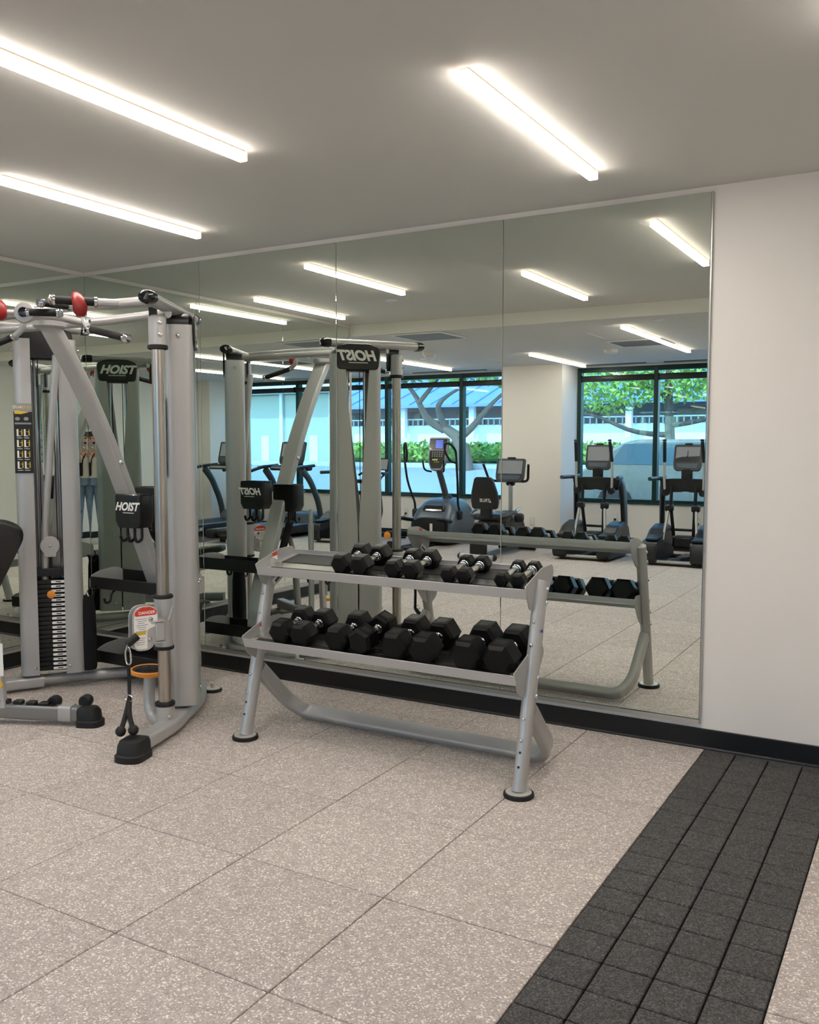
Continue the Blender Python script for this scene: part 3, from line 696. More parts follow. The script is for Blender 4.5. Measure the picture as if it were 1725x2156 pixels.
# crossbars
cb = fil([sx(1, (.76, -1.24, 2.245)), sx(1, (.48, -1.235, 2.25)), sx(1, (.2, -1.26, 2.255)), sx(-1, (.2, -1.26, 2.255)), sx(-1, (.48, -1.235, 2.25)), sx(-1, (.76, -1.24, 2.245))], .2, 5)
build('front_crossbar', MB().tube(cb, .026, 14), SILV, cm)
build('rear_crossbar', MB().tube([sx(1, (.70, -1.09, 2.205)), sx(1, (.2, -1.05, 2.205)), sx(-1, (.2, -1.05, 2.205)), sx(-1, (.70, -1.09, 2.205))], .024, 14), SILV, cm)
build('centre_arm', MB().tube([(CX, -1.06, 2.21), (CX + .02, -1.30, 2.22), (CX + .06, -1.42, 2.21)], .022, 12), SILV, cm)
kn = build('centre_knob', MB().lathe([(.05, -.01), (.056, 0), (.05, .012), (.03, .018)], 20, axis((CX + .075, -1.48, 2.205), (.55, -.83, 0))), SILV, cm)
build('knob_plug', MB().lathe([(.026, .016), (.026, .024), (.012, .027)], 16, axis((CX + .075, -1.48, 2.205), (.55, -.83, 0))), BLKG, kn)
grip((CX + .11, -1.475, 2.205), (CX + .205, -1.39, 2.205))
build('carabiner_loop', MB().tube(fil([(CX + .18, -1.20, 2.19), (CX + .18, -1.20, 2.12), (CX + .235, -1.20, 2.12), (CX + .235, -1.20, 2.19)], .02, 4), .006, 8), CHR, cm)
# accessory trays between the towers
for z, x0, x1 in ((.645, .735, 1.455), (.17, .775, 1.42)):
    mb = MB().box(((x0 + x1) / 2, -.50, z - .03), (x1 - x0, .27, .006))
    mb.box(((x0 + x1) / 2, -.635, z - .002), (x1 - x0, .006, .075), bev=.002); mb.box(((x0 + x1) / 2, -.365, z + .01), (x1 - x0, .006, .085), bev=.002)
    tr = build('tray', mb, BLKP, cm)
    for x in (x0, x1):
        build('tray_end', MB().prism(fil2([(-.64, z - .05), (-.365, z - .05), (-.365, z + .06), (-.44, z + .075), (-.56, z + .065), (-.64, z + .035)], [.02, .02, .05, .05, .05, .03], 4), -.003, .003, frame((x, 0, 0), (0, 1, 0), (0, 0, 1))), SILV, tr)
# accessory boxes with lettering and hooks, before and behind the mast
for bX, bY, bz, q in ((1.265, -.745, 1.03, 1), (1.165, -.50, 1.06, -1)):
    bx = MB().loft([[(bX + x, bY + y, z) for x, y in fil2([(-.11 * k, -.06), (.11 * k, -.06), (.11 * k, .06), (-.11 * k, .06)], .03, 4)] for z, k in ((bz, .78), (bz + .04, 1), (bz + .185, 1), (bz + .195, .97))])
    ab = build('accessory_box', bx, BLKP, cm)
    build('box_rim', MB().tube([(bX + x, bY + y, bz + .195) for x, y in fil2([(-.105, -.055), (.105, -.055), (.105, .055), (-.105, .055)], .03, 4)], .006, 6, closed=True), BLKG, ab)
    text('HOIST', .066, WHT, ab, 'lettering', (bX, bY - q * .0612, bz + .105), (q, 0, 0), (0, 0, 1), .35, .04)
    build('underline', MB().box((bX + .015 * q, bY - q * .0612, bz + .09), (.09, .0008, .004)), WHT, ab)
    for k in range(3): build('hook', MB().tube(fil([(bX - .06 + .06 * k, bY, bz + .02), (bX - .06 + .06 * k, bY, bz - .075), (bX - .06 + .06 * k, bY - q * .045, bz - .085), (bX - .06 + .06 * k, bY - q * .055, bz - .05)], .03, 5), .009, 10), BLKP, ab)
# more grips over the centre
build('grip_arm', MB().tube([(CX + .22, -1.26, 2.253), (CX + .20, -1.32, 2.25)], .018, 12), SILV, cm)
grip((CX + .20, -1.32, 2.25), (CX + .183, -1.45, 2.25))
build('red_grip', MB().loft([[(1.185 + .038 * k * math.cos(q), -1.555 + .05 * k * math.sin(q), z) for q in [i * math.pi / 8 for i in range(16)]] for z, k in ((2.165, .4), (2.18, .8), (2.21, 1), (2.245, .85), (2.265, .45))]), RED, cm)
build('grip_arm', MB().tube([(CX + .055, -1.42, 2.21), (1.195, -1.53, 2.21)], .016, 10), SILV, cm)
rebase(cm, (CX, -.9, 0))

# ------------------------------------------------------------------ loose things on the machine
tr = thing('triceps_rope', 'black rope handle hanging by a carabiner from the low pulley', 'rope')
Y0 = -1.44; X0 = 1.955
build('rubber_stop', MB().tube([(X0 + .005, Y0 + .05, .565), (X0 - .012, Y0 + .0, .53)], .02, 12), RUB, tr)
build('carabiner', MB().tube(fil([(X0 - .01, Y0, .525), (X0 - .028, Y0, .49), (X0 - .022, Y0, .435), (X0 - .004, Y0, .425), (X0 + .012, Y0, .44), (X0 + .010, Y0, .49), (X0 - .01, Y0, .53)], .015, 4), .0045, 8), CHR, tr)
build('strap', MB().tube([(X0 - .006, Y0, .425), (X0 - .004, Y0, .36), (X0 - .006, Y0, .25)], (.012, .006), 8), ROPE, tr)
build('strap_ring', MB().tube([(X0 + .002 + .028 * math.cos(i * math.pi / 8), Y0 - .012, .262 + .016 * math.sin(i * math.pi / 8)) for i in range(16)], .003, 6, closed=True), CHR, tr)
for e, (bx_, by_, bz) in enumerate(((X0 + .06, -1.56, .128), (X0 + .115, -1.53, .135))):
    rp_ = build('rope_end', MB().tube(fil([(X0 - .006, Y0, .255), (X0 + .012 + .02 * e, -1.48, .19), (bx_, by_, bz)], .05, 5), .0125, 10), ROPE, tr)
    build('rubber_ball', MB().ell((bx_, by_, bz + .004), (.026, .026, .026), 14, 8), RUB, rp_)
rebase(tr, (X0, Y0, .13))
ro = thing('fabric_roll', 'black fabric roll hanging in front of the trays beside the weight stack', 'roll')
build('body', MB().lathe([(.046, .105), (.052, .12), (.054, .3), (.05, .48), (.042, .55), (.025, .575), (.012, .58)], 18, Matrix.Translation((.80, -.72, 0))), FABR, ro)
build('clip', MB().tube(fil([(.80, -.72, .575), (.815, -.735, .60), (.825, -.72, .55)], .02, 4), .006, 8), CHR, ro)
build('hanger', MB().tube(fil([(.80, -.72, .58), (.80, -.70, .62), (.80, -.645, .62)], .02, 4), .005, 8), BLKP, ro)
rebase(ro, (.80, -.72, .105))

tag(build('straight_bar', MB().tube([(1.535, -.655, .03), (1.535, -.655, .95)], .021, 14).tube([(1.535, -.655, .95), (1.535, -.655, 1.02), (1.535, -.655, 1.06)], .015, 12), mat('pale_bar_steel', 'c8ccc9', .3, .6)),
    'pale steel bar standing upright behind the tray, seen in the mirror', 'bar')
# ------------------------------------------------------------------ adjustable bench
be = thing('adjustable_bench', 'silver adjustable bench with black pad at the left photo edge', 'bench')
dB = V((.907, .42, 0)); nB = V((-.42, .907, 0)); F0 = V((1.475, -1.28, 0))
def bp_(a, b, z): return F0 + dB * a + nB * b + V((0, 0, z))
build('main_rail', MB().tube(fil([bp_(-.04, 0, .062), bp_(-.32, 0, .066), bp_(-1.25, 0, .10)], .1, 4), 0, prof=fil2([(-.035, -.04), (.035, -.04), (.035, .04), (-.035, .04)], .014, 3), up=(0, 0, 1)), SILVD, be)
M = Matrix.Translation(bp_(.0, 0, 0)) @ Matrix.Rotation(math.atan2(dB.y, dB.x), 4, 'Z')
build('rubber_boot', MB().loft([[(x * k + o, y * k, z) for x, y in fil2([(-.07, -.06), (.05, -.06), (.075, 0), (.05, .06), (-.07, .06)], .03, 4)] for k, z, o in ((1, 0, 0), (1, .03, 0), (.9, .036, -.004), (.86, .08, -.008), (.72, .10, -.014), (.4, .105, -.016))], M=M), RUB, be)
build('sleeve', MB().tube([bp_(-.10, 0, .066), bp_(-.17, 0, .067)], 0, prof=fil2([(-.039, -.043), (.039, -.043), (.039, .043), (-.039, .043)], .014, 3), up=(0, 0, 1)), SILV, be)
for k, a in enumerate((-.05, -.23)): build('transport_wheel', MB().lathe([(.03, -.03), (.034, -.02), (.034, .02), (.03, .03)], 14, axis(bp_(a, .05, .12 - .01 * k), nB)), RUB, be)
for k in range(4): build('ratchet_block', MB().box(bp_(-.26 - .075 * k, .0, .112 + .003 * k), (.05, .045, .022), rz=math.atan2(dB.y, dB.x), rx=0, bev=.005), BLKP, be)
build('ratchet_rail', MB().box(bp_(-.37, 0, .103), (.34, .04, .008), rz=math.atan2(dB.y, dB.x), ry=rad(-1.5)), BLKP, be)
build('upright', MB().tube([bp_(-.50, -.02, .09), bp_(-.53, -.02, .48)], 0, prof=fil2([(-.03, -.018), (.03, -.018), (.03, .018), (-.03, .018)], .006, 2), up=tuple(nB)), SILV, be)
build('upright_sticker', MB().box(bp_(-.495, -.04, .36), (.05, .002, .18), rz=math.atan2(dB.y, dB.x)), WHT, be)
b = MB(); bolt(b, bp_(-.50, -.04, .13), -nB, .011); build('bolt', b, CHR, be)
build('pull_pin', MB().lathe([(.012, 0), (.017, .006), (.017, .06), (.012, .07)], 14, axis(bp_(-.505, -.045, .235), -nB + dB * .9)), YEL, be)
# back pad leaning up towards the machine, seat pad out of frame
def pad(name, p0, p1, w, th):
    p0, p1 = V(p0), V(p1); d = (p1 - p0).normalized(); n = d.cross(nB).normalized()
    if n.z < 0: n = -n
    lat = V((.6, .8, 0)) if name == 'back_pad' else nB
    lat = (lat - d * lat.dot(d)).normalized()
    o = build(name, MB().prism(fil2([(0, -w / 2), ((p1 - p0).length, -w / 2 * .88), ((p1 - p0).length, w / 2 * .88), (0, w / 2)], [.04, .09, .09, .04], 6), -th / 2, th / 2, frame(p0, d, lat), ch=.014), VINYL, be, ang=60)
    return o
pad('back_pad', (.66, -1.43, .62), (.90, -1.315, 1.085), .22, .06)
pad('seat_pad', bp_(-.90, -.02, .50), bp_(-1.25, -.02, .56), .27, .065)
build('pad_arm', MB().tube([bp_(-.95, -.02, .45), (.76, -1.41, .74)], .022, 10), SILVD, be)
build('seat_post', MB().tube([bp_(-.95, -.02, .09), bp_(-1.0, -.02, .47)], .03, 10), SILVD, be)
build('rear_foot', MB().tube([bp_(-1.25, -.25, .03), bp_(-1.25, .25, .03)], .03, 12), SILVD, be)
rebase(be, tuple(bp_(-.6, 0, 0)))

# ------------------------------------------------------------------ cardio machines (users face the windows, -y)
SCR = mat('dark_glossy_screen', '6e6f70', .12, .0, coat=1., emit='8a8c90', estr=.25)
SCRB = mat('blue_lcd', '3a4fa8', .2, emit='4a62c8', estr=.5)
def console(par, c, w, h, tilt, picture=False):
    """tablet console: bezel, screen, key panel; faces +y, leaning back by tilt"""
    M = Matrix.Translation(c) @ Matrix.Rotation(tilt, 4, 'X')
    F = M @ frame((0, 0, 0), (-1, 0, 0), (0, 0, 1))
    co = build('console', MB().prism(fil2([(-w * .44, -h / 2), (w * .44, -h / 2), (w * .5, -h * .3), (w * .5, h / 2), (-w * .5, h / 2), (-w * .5, -h * .3)], [.05, .05, .04, .03, .03, .04], 5), -.03, .02, F, ch=.008), GREYP, par)
    build('screen', MB().box((0, h * .13, .0205), (w * .84, h * .56, .003), M=F), SCR, co)
    build('key_panel', MB().prism(fil2([(-w * .34, -h * .40), (w * .34, -h * .40), (w * .38, -h * .22), (-w * .38, -h * .22)], .015, 4), .018, .024, F, ch=.002), BLUEG, co)
    build('top_lug', MB().box((0, h * .53, 0), (w * .28, .02, .04), M=F, bev=.006), BLKP, co)
    if picture:
        build('picture_land', MB().prism([(-w * .42, -h * .15), (w * .42, -h * .15), (w * .42, -.01), (w * .2, .01), (-w * .42, .02)], .0222, .0226, F), mat('picture_dark', '2b2c33', .3), co)
        build('picture_figure', MB().box((0, h * .10, .0228), (.012, .07, .0005), M=F).box((0, h * .235, .0228), (.014, .016, .0005), M=F).box((.008, h * .04, .0228), (.01, .05, .0005), M=F, rz=.4), mat('picture_figure', '15161b', .4), co)
    return co

def elliptical(label, loc, picture):
    t = thing('elliptical_trainer', label, 'elliptical', loc, 0, 'elliptical trainers by the window')
    for s in (-1, 1):
        x = s * .30
        side = fil2([(.52, .03), (.54, .16), (.50, .30), (.28, .33), (.12, .45), (-.12, .49), (-.30, .42), (-.40, .2), (-.38, .03)], .06, 4)
        hs = build('drive_cover', MB().prism(side, -.095, .095, frame((x, 0, 0), (0, 1, 0), (0, 0, 1)), ch=.022), DGREY, t)
        build('pedal', MB().box((x - s * .02, .30, .335), (.15, .36, .03), rx=rad(-4), bev=.012, seg=2), BLKP, hs)
        build('cover_panel', MB().prism(fil2([(.50, .18), (.51, .29), (.30, .32), (.12, .43), (-.06, .44), (.1, .25)], .03, 4), -.098, .098, frame((x, 0, 0), (0, 1, 0), (0, 0, 1)), ch=.004), GREYP, hs)
        build('upright', MB().tube(fil([(s * .335, -.26, .30), (s * .325, -.22, .7), (s * .31, -.16, .98), (s * .27, -.14, 1.05)], .1, 5), (.030, .045), 12, up=(0, 1, 0)), BLKP, t)
        build('upright_cover', MB().tube(fil([(s * .36, -.28, .42), (s * .355, -.25, .75), (s * .345, -.20, .98), (s * .29, -.17, 1.10)], .12, 5), (.018, .05), 10, up=(0, 1, 0)), BLUEG, t)
        build('swing_arm', MB().tube(fil([(s * .155, .02, .98), (s * .15, .05, .70), (s * .125, -.02, .34)], .1, 4), (.022, .028), 10), BLKP, t)
        build('arm_joint', MB().box((s * .165, .06, .70), (.10, .09, .09), bev=.016), BLKP, t)
        build('link_rod', MB().tube([(s * .175, .08, .68), (s * .21, .18, .30)], .020, 12), ALU, t)
        hd = build('swing_handle', MB().tube(fil([(s * .235, .0, .86), (s * .25, .03, 1.02), (s * .25, .02, 1.22), (s * .235, .10, 1.56)], .12, 5), .017, 12), SILV, t)
        build('handle_grip', MB().tube([(s * .2475, .033, 1.29), (s * .235, .10, 1.555)], .022, 12), FOAM, hd)
        build('handle_cap', MB().ell((s * .234, .104, 1.57), (.028, .028, .014)), BLKP, hd)
        build('handle_pivot', MB().lathe([(.045, -.03), (.05, -.02), (.05, .02), (.045, .03)], 16, axis((s * .235, -.0, .90), (0, 1, 0))), BLKP, t)
        build('fixed_grip', MB().tube(fil([(s * .30, -.12, 1.07), (s * .36, -.05, 1.075), (s * .385, .22, 1.075)], .06, 5), .026, 12), GREYP, t)
    build('arch', MB().prism(fil2([(-.30, .90), (-.06, .90), (0, .915), (.06, .90), (.30, .90), (.33, 1.06), (.18, 1.075), (-.18, 1.075), (-.33, 1.06)], .03, 3), -.05, .05, frame((0, -.10, 0), (-1, 0, 0), (0, 0, 1)), ch=.012), BLKP, t)
    build('console_neck', MB().box((0, -.14, 1.13), (.14, .07, .16), bev=.02), BLKP, t)
    console(t, (0, -.17, 1.34), .36, .345, rad(14), picture)
    build('rear_bar', MB().tube([(-.30, .46, .05), (.30, .46, .05)], .022, 10), ALU, t)
    build('foot_bar', MB().box((0, .43, .025), (.62, .07, .04), bev=.01), BLKP, t)
    build('front_bar', MB().tube([(-.30, -.2, .40), (.30, -.2, .40)], .018, 10), BLKP, t)
    build('crank_hub', MB().box((0, -.05, .26), (.26, .2, .16), bev=.03), BLKP, t)
    build('spine', MB().box((0, .05, .05), (.12, .75, .06), bev=.015), BLKP, t)
    build('front_foot', MB().box((0, -.42, .03), (.66, .07, .05), bev=.012), BLKP, t)
    return t
elliptical('black elliptical trainer next to the boxed column, blank grey screen', (1.43, -7.2, 0), False)
elliptical('black elliptical trainer at the mirror edge, figure on its screen', (2.62, -7.2, 0), True)

# recumbent bike
rb = thing('recumbent_bike', 'black recumbent exercise bike in front of the boxed column', 'exercise bike', (.235, -6.7, 0))
bk = build('back_pad', MB().loft([[(x * k, .40 + o + y, z) for x, y in fil2([(-.20, -.035), (.20, -.035), (.20, .035), (-.20, .035)], .03, 4)] for z, k, o in ((.66, .80, .0), (.68, .92, .0), (.76, 1.0, .005), (.88, .94, .02), (1.0, .76, .04), (1.06, .66, .05), (1.085, .5, .055))]), VINYL, rb, ang=60)
text('TRUE', .062, WHT, bk, 'lettering', (.015, .4465, .755), (-1, 0, 0), (0, .1, 1), 0, .02)
build('logo_mark', MB().prism([(.145, .757), (.118, .757), (.128, .80)], 0, .0008, frame((0, .4465, 0), (1, 0, 0), (0, .1, 1))), WHT, bk)
build('seat_pad', MB().box((0, .17, .545), (.42, .40, .09), bev=.035, seg=3), VINYL, rb)
build('seat_bracket', MB().box((0, .36, .60), (.16, .08, .14), bev=.015), BLKP, rb)
build('seat_carriage', MB().box((0, .2, .46), (.26, .34, .08), bev=.02), BLKP, rb)
for s in (-1, 1):
    h = build('seat_handle', MB().tube(fil([(s * .10, .36, .55), (s * .26, .34, .56), (s * .30, .15, .60), (s * .29, -.05, .64)], .08, 5), .016, 12), GREYP, rb)
    build('handle_grip', MB().tube([(s * .295, .07, .615), (s * .29, -.055, .641)], .021, 12), ALU, h)
    build('pedal', MB().box((s * .21, -.36 + s * .1, .50), (.11, .15, .13), bev=.04, seg=2), BLKP, rb)
    build('crank', MB().box((s * .13, -.36 + s * .05, .50), (.03, .2, .035), rx=.2, bev=.008), CHR, rb)
    build('bullhorn', MB().tube(fil([(0, -.42, 1.0), (s * .24, -.40, 1.0), (s * .30, -.34, 1.03), (s * .34, -.25, 1.24)], .07, 5), .018, 12), BLKP, rb)
build('mono_rail', MB().tube(fil([(0, .60, .30), (0, .2, .34), (0, -.35, .26)], .2, 4), (.05, .06), 12, up=(0, 0, 1)), SILVD, rb)
build('front_shroud', MB().prism(fil2([(-.10, .12), (-.02, .30), (-.10, .52), (-.42, .60), (-.66, .42), (-.76, .12)], .07, 5), -.13, .13, frame((0, 0, 0), (0, 1, 0), (0, 0, 1)), ch=.04), DGREY, rb)
build('mast', MB().tube([(0, -.44, .52), (0, -.43, .99)], (.045, .03), 14, up=(1, 0, 0)), ALU, rb)
build('mast_joint', MB().box((0, -.43, .985), (.12, .09, .10), bev=.02), BLKP, rb)
console(rb, (0, -.42, 1.15), .43, .335, rad(14))
st = build('rear_stabiliser', MB().tube([(-.245, .64, .045), (.245, .64, .045)], .036, 16), ALU, rb)
for s in (-1, 1): build('end_cap', MB().lathe([(.040, 0), (.042, .01), (.03, .03)], 16, axis((s * .245, .64, .045), (s, 0, 0))), RUB, st)
build('rear_leg', MB().box((0, .60, .16), (.24, .07, .26), bev=.02), BLKP, rb)
build('front_stabiliser', MB().tube([(-.28, -.68, .045), (.28, -.68, .045)], .036, 14), BLKP, rb)
build('floor_rail', MB().box((0, -.02, .05), (.09, 1.3, .05), bev=.012), BLUEG, rb)

# crosstrainer with the big grey housing
ct = thing('crosstrainer', 'slate grey crosstrainer with tall keypad console and orange pedal tips', 'elliptical', (-1.13, -7.5, 0))
def ring(w_, y0, y1, z, r): return [(x, y, z) for x, y in fil2([(-w_, y0), (w_, y0), (w_, y1), (-w_, y1)], r, 5)]
build('housing', MB().loft([ring(.33, -.55, .25, .05, .1), ring(.37, -.6, .28, .12, .12), ring(.38, -.6, .24, .34, .14), ring(.35, -.56, .12, .52, .16), ring(.28, -.50, .0, .64, .16), ring(.18, -.42, -.12, .69, .12)]), BLUEG, ct, ang=55)
build('rear_panel', MB().prism(fil2([(-.30, .06), (.30, .06), (.30, .36), (.18, .42), (-.18, .42), (-.30, .36)], .06, 4), .20, .30, frame((0, 0, 0), (-1, 0, 0), (0, 0, 1)), ch=.02), BLKP, ct)
build('data_label', MB().box((.05, .302, .26), (.045, .002, .15)), WHT, ct)
build('top_recess', MB().prism(fil2([(-.20, .50), (.20, .50), (.16, .60), (-.16, .60)], .04, 4), .02, .09, frame((0, .04, 0), (-1, 0, 0), (0, 0, 1)), ch=.006), BLKG, ct)
build('recess_chrome', MB().box((0, .135, .525), (.28, .01, .03), bev=.004, rx=.4), CHR, ct)
build('mast', MB().tube(fil([(.06, -.20, .62), (.03, -.16, .82), (-.01, -.06, 1.12)], .1, 4), (.045, .055), 14, up=(0, 1, 0)), GREYP, ct)
build('mast_base', MB().lathe([(.10, .62), (.09, .68), (.06, .74)], 16, Matrix.Translation((.06, -.20, 0))), BLKP, ct)
F = Matrix.Translation((-.02, -.04, 1.36)) @ Matrix.Rotation(rad(12), 4, 'X') @ frame((0, 0, 0), (-1, 0, 0), (0, 0, 1))
cc = build('console', MB().prism(fil2([(-.09, -.25), (.09, -.25), (.155, -.10), (.165, .26), (-.165, .26), (-.155, -.10)], [.05, .05, .05, .03, .03, .05], 5), -.05, .02, F, ch=.01), SILVD, ct)
build('display_bezel', MB().box((0, .155, .021), (.29, .165, .004), M=F, bev=.001), BLKG, cc)
build('display', MB().box((-.02, .155, .0238), (.125, .13, .001), M=F), SCRB, cc)
build('keypad', MB().prism(fil2([(-.08, -.22), (.08, -.22), (.13, -.09), (.13, .055), (-.13, .055), (-.13, -.09)], .02, 4), .019, .0235, F), BLKP, cc)
kb = MB()
for r in range(3):
    for q in range(5): kb.box((-.08 + .04 * q, .03 - .03 * r, .0245), (.022, .014, .002), M=F)
build('keys', kb, GRYPR, cc); build('led_window', MB().box((.03, -.085, .0245), (.09, .02, .002), M=F), mat('green_led', '6f8f3a', .3, emit='8fb04a', estr=.6), cc)
build('keys_lit', MB().box((-.03, -.12, .0245), (.015, .012, .002), M=F).box((.0, -.12, .0245), (.015, .012, .002), M=F).box((.03, -.12, .0245), (.015, .012, .002), M=F), YELPR, cc)
for s in (-1, 1):
    ar = build('swing_arm', MB().tube(fil([(s * .385, .02, .50), (s * .37, .05, .62), (s * .43, .18, .95), (s * .44, .24, 1.26), (s * .44, .26, 1.44), (s * .38, .35, 1.53), (s * .33, .40, 1.53)], .14, 6), .017, 12), BLKP, ct)
    build('handle_loop', MB().tube(fil([(s * .33, .40, 1.53), (s * .32, .38, 1.40), (s * .37, .30, 1.27), (s * .44, .24, 1.24)], .07, 5), .017, 12), BLKP, ar)
    build('arm_pivot', MB().box((s * .385, .02, .46), (.07, .1, .14), bev=.02), BLKP, ct)
    pa = build('pedal_arm', MB().box((s * .25, .62, .20), (.12, .85, .09), bev=.025, seg=2, rx=rad(4)), BLKP, ct)
    build('pedal_tip', MB().lathe([(.05, 0), (.055, .012), (.03, .03)], 16, axis((s * .25, 1.05, .21), (0, 1, 0))), ORNG, pa)
    build('pedal_arm_roller', MB().lathe([(.06, -.03), (.06, .03)], 14, axis((s * .25, .98, .06), (1, 0, 0))), RUB, pa)
    build('pedal', MB().box((s * .33, .40, .40), (.13, .32, .05), bev=.02, rx=rad(10)), BLKP, ct)
    build('fixed_grip', MB().tube(fil([(-.02 + s * .10, -.02, 1.10), (-.02 + s * .17, .08, 1.12), (-.02 + s * .18, .12, 1.28)], .06, 5), .014, 10), BLKP, ct)
build('base_frame', MB().box((0, .35, .035), (.20, 1.35, .05), bev=.015), BLKP, ct)

# spin bike
sb = thing('spin_bike', 'black and purple lettered spin bike half hidden by the silver post', 'exercise bike', (-2.16, -7.35, 0))
build('frame_body', MB().prism(fil2([(.0, .10), (.22, .10), (.14, .66), (-.12, .70), (-.16, .45)], .05, 4), -.055, .055, frame((0, 0, 0), (0, 1, 0), (0, 0, 1)), ch=.015), BLKP, sb)
fg = build('flywheel_guard', MB().prism(fil2([(-.17, .08), (.17, .08), (.15, .64), (-.13, .68)], .05, 4), .13, .17, frame((0, 0, 0), (-1, 0, 0), (0, 0, 1)), ch=.01), BLKP, sb)
PUR = mat('purple_print', '7a4a9c', .5)
text('24', .13, PUR, fg, 'lettering', (-.08, .1712, .54), (-1, 0, 0), (0, 0, 1), .2, .02)
text('LEMOND', .085, WHT, fg, 'lettering', (-.02, .1712, .12), (0, 0, 1), (1, 0, 0), .2, .02, 'LEFT')
build('handle_post', MB().tube([(0, -.15, .66), (0, -.12, 1.06)], .025, 12), BLKP, sb)
build('handlebar', MB().tube(fil([(-.22, .12, 1.04), (-.22, -.02, 1.08), (-.12, -.14, 1.06), (.12, -.14, 1.06), (.22, -.02, 1.08), (.22, .12, 1.04)], .07, 5), .018, 12), BLKP, sb)
for s in (-1, 1): build('drop_bar', MB().tube(fil([(s * .10, -.12, 1.04), (s * .14, .05, 1.0), (s * .13, .10, .90), (s * .09, .02, .86)], .06, 5), .016, 10), BLKP, sb)
cb_ = build('tablet', MB().box((.02, -.14, 1.2), (.29, .03, .19), rx=rad(14), bev=.008), BLKP, sb)
build('screen', MB().box((.02, -.1235, 1.2), (.26, .003, .16), rx=rad(14)), SCR, sb)
build('saddle', MB().loft([[(x * k, .42 + y_, z) for x, y_ in fil2([(-.03, -.12), (.03, -.12), (.10, .10), (-.10, .10)], .03, 4)] for z, k in ((.93, .8), (.96, 1), (.985, .85))]), VINYL, sb)
build('saddle_post', MB().tube([(0, .30, .58), (0, .40, .93)], .022, 12), CHR, sb)
build('seat_stay', MB().tube([(0, .10, .35), (0, .30, .6)], .03, 12), BLKP, sb)
build('base_rail', MB().tube(fil([(0, .55, .06), (0, .3, .12), (0, -.5, .08)], .1, 4), .035, 12), BLKP, sb)
for y in (.55, -.5): build('foot_bar', MB().tube([(-.25, y, .04), (.25, y, .04)], .03, 12), BLKP, sb)
for s in (-1, 1): build('pedal', MB().box((s * .15, .16 + s * .12, .30), (.09, .1, .03), bev=.008), BLKP, sb)

# treadmills
def treadmill(label, loc):
    t = thing('treadmill', label, 'treadmill', loc, 0, 'treadmills by the window')
    dk = build('deck', MB().box((0, .1, .13), (.76, 1.95, .13), bev=.03, seg=2), BLKP, t)
    build('belt', MB().box((0, .18, .199), (.54, 1.70, .008), bev=.003), mat('treadmill_belt', '1b1d20', .5, bump=.3), dk)
    for s in (-1, 1):
        build('side_rail', MB().box((s * .33, .14, .20), (.11, 1.80, .025), bev=.01), BLUEG, dk)
        nx = V((s, 0, 0)); xd = V((0, 0, 1)).cross(nx)
        text('TRUE', .075, WHT, dk, 'lettering', (s * .3812, .66, .105), xd, (0, 0, 1), 0, .02)
        build('logo_mark', MB().prism([(0, 0), (.04, 0), (.03, .05)], 0, .0006, frame(V((s * .3812, .66, .105)) - xd * .15, xd, (0, 0, 1))), WHT, dk)
        build('end_cap', MB().box((s * .30, 1.10, .14), (.17, .13, .15), bev=.035, seg=2), DGREY, t)
        build('upright', MB().tube(fil([(s * .40, -.80, .10), (s * .41, -.74, .5), (s * .40, -.50, .92), (s * .385, -.30, 1.10)], .3, 7), (.032, .065), 12, up=(0, 1, .3)), GREYP, t)
        build('handrail', MB().tube(fil([(s * .385, -.62, 1.16), (s * .385, -.2, 1.135), (s * .385, .05, 1.08)], .15, 5), (.034, .026), 12), BLKP, t)
        build('rail_insert', MB().tube([(s * .385, -.30, 1.165), (s * .385, -.12, 1.145)], (.022, .012), 8), ALU, t)
    build('rear_roller', MB().tube([(-.28, 1.07, .15), (.28, 1.07, .15)], .045, 14), BLKG, t)
    build('motor_hood', MB().loft([[(x, y, z) for x, y in fil2([(-.36 * k, -1.0), (.36 * k, -1.0), (.36 * k, -.62 + o), (-.36 * k, -.62 + o)], .08, 4)] for z, k, o in ((.10, 1, .0), (.26, 1, .0), (.33, .94, -.05), (.37, .8, -.12))]), BLUEG, t)
    build('crossbar', MB().box((0, -.50, 1.12), (.80, .16, .09), bev=.03, seg=2), BLKP, t)
    build('sensor_bar', MB().tube([(-.30, -.36, 1.12), (.30, -.36, 1.12)], .02, 12), ALU, t)
    console(t, (0, -.55, 1.36), .50, .40, rad(16))
    for y in (.9, -.85): build('foot', MB().box((0, y, .03), (.6, .06, .06), bev=.01), RUB, t)
    return t
treadmill('treadmill nearest the second elliptical, lettered side rail toward it', (3.97, -6.95, 0))
treadmill('treadmill in the far corner beside the right wall', (5.34, -6.95, 0))

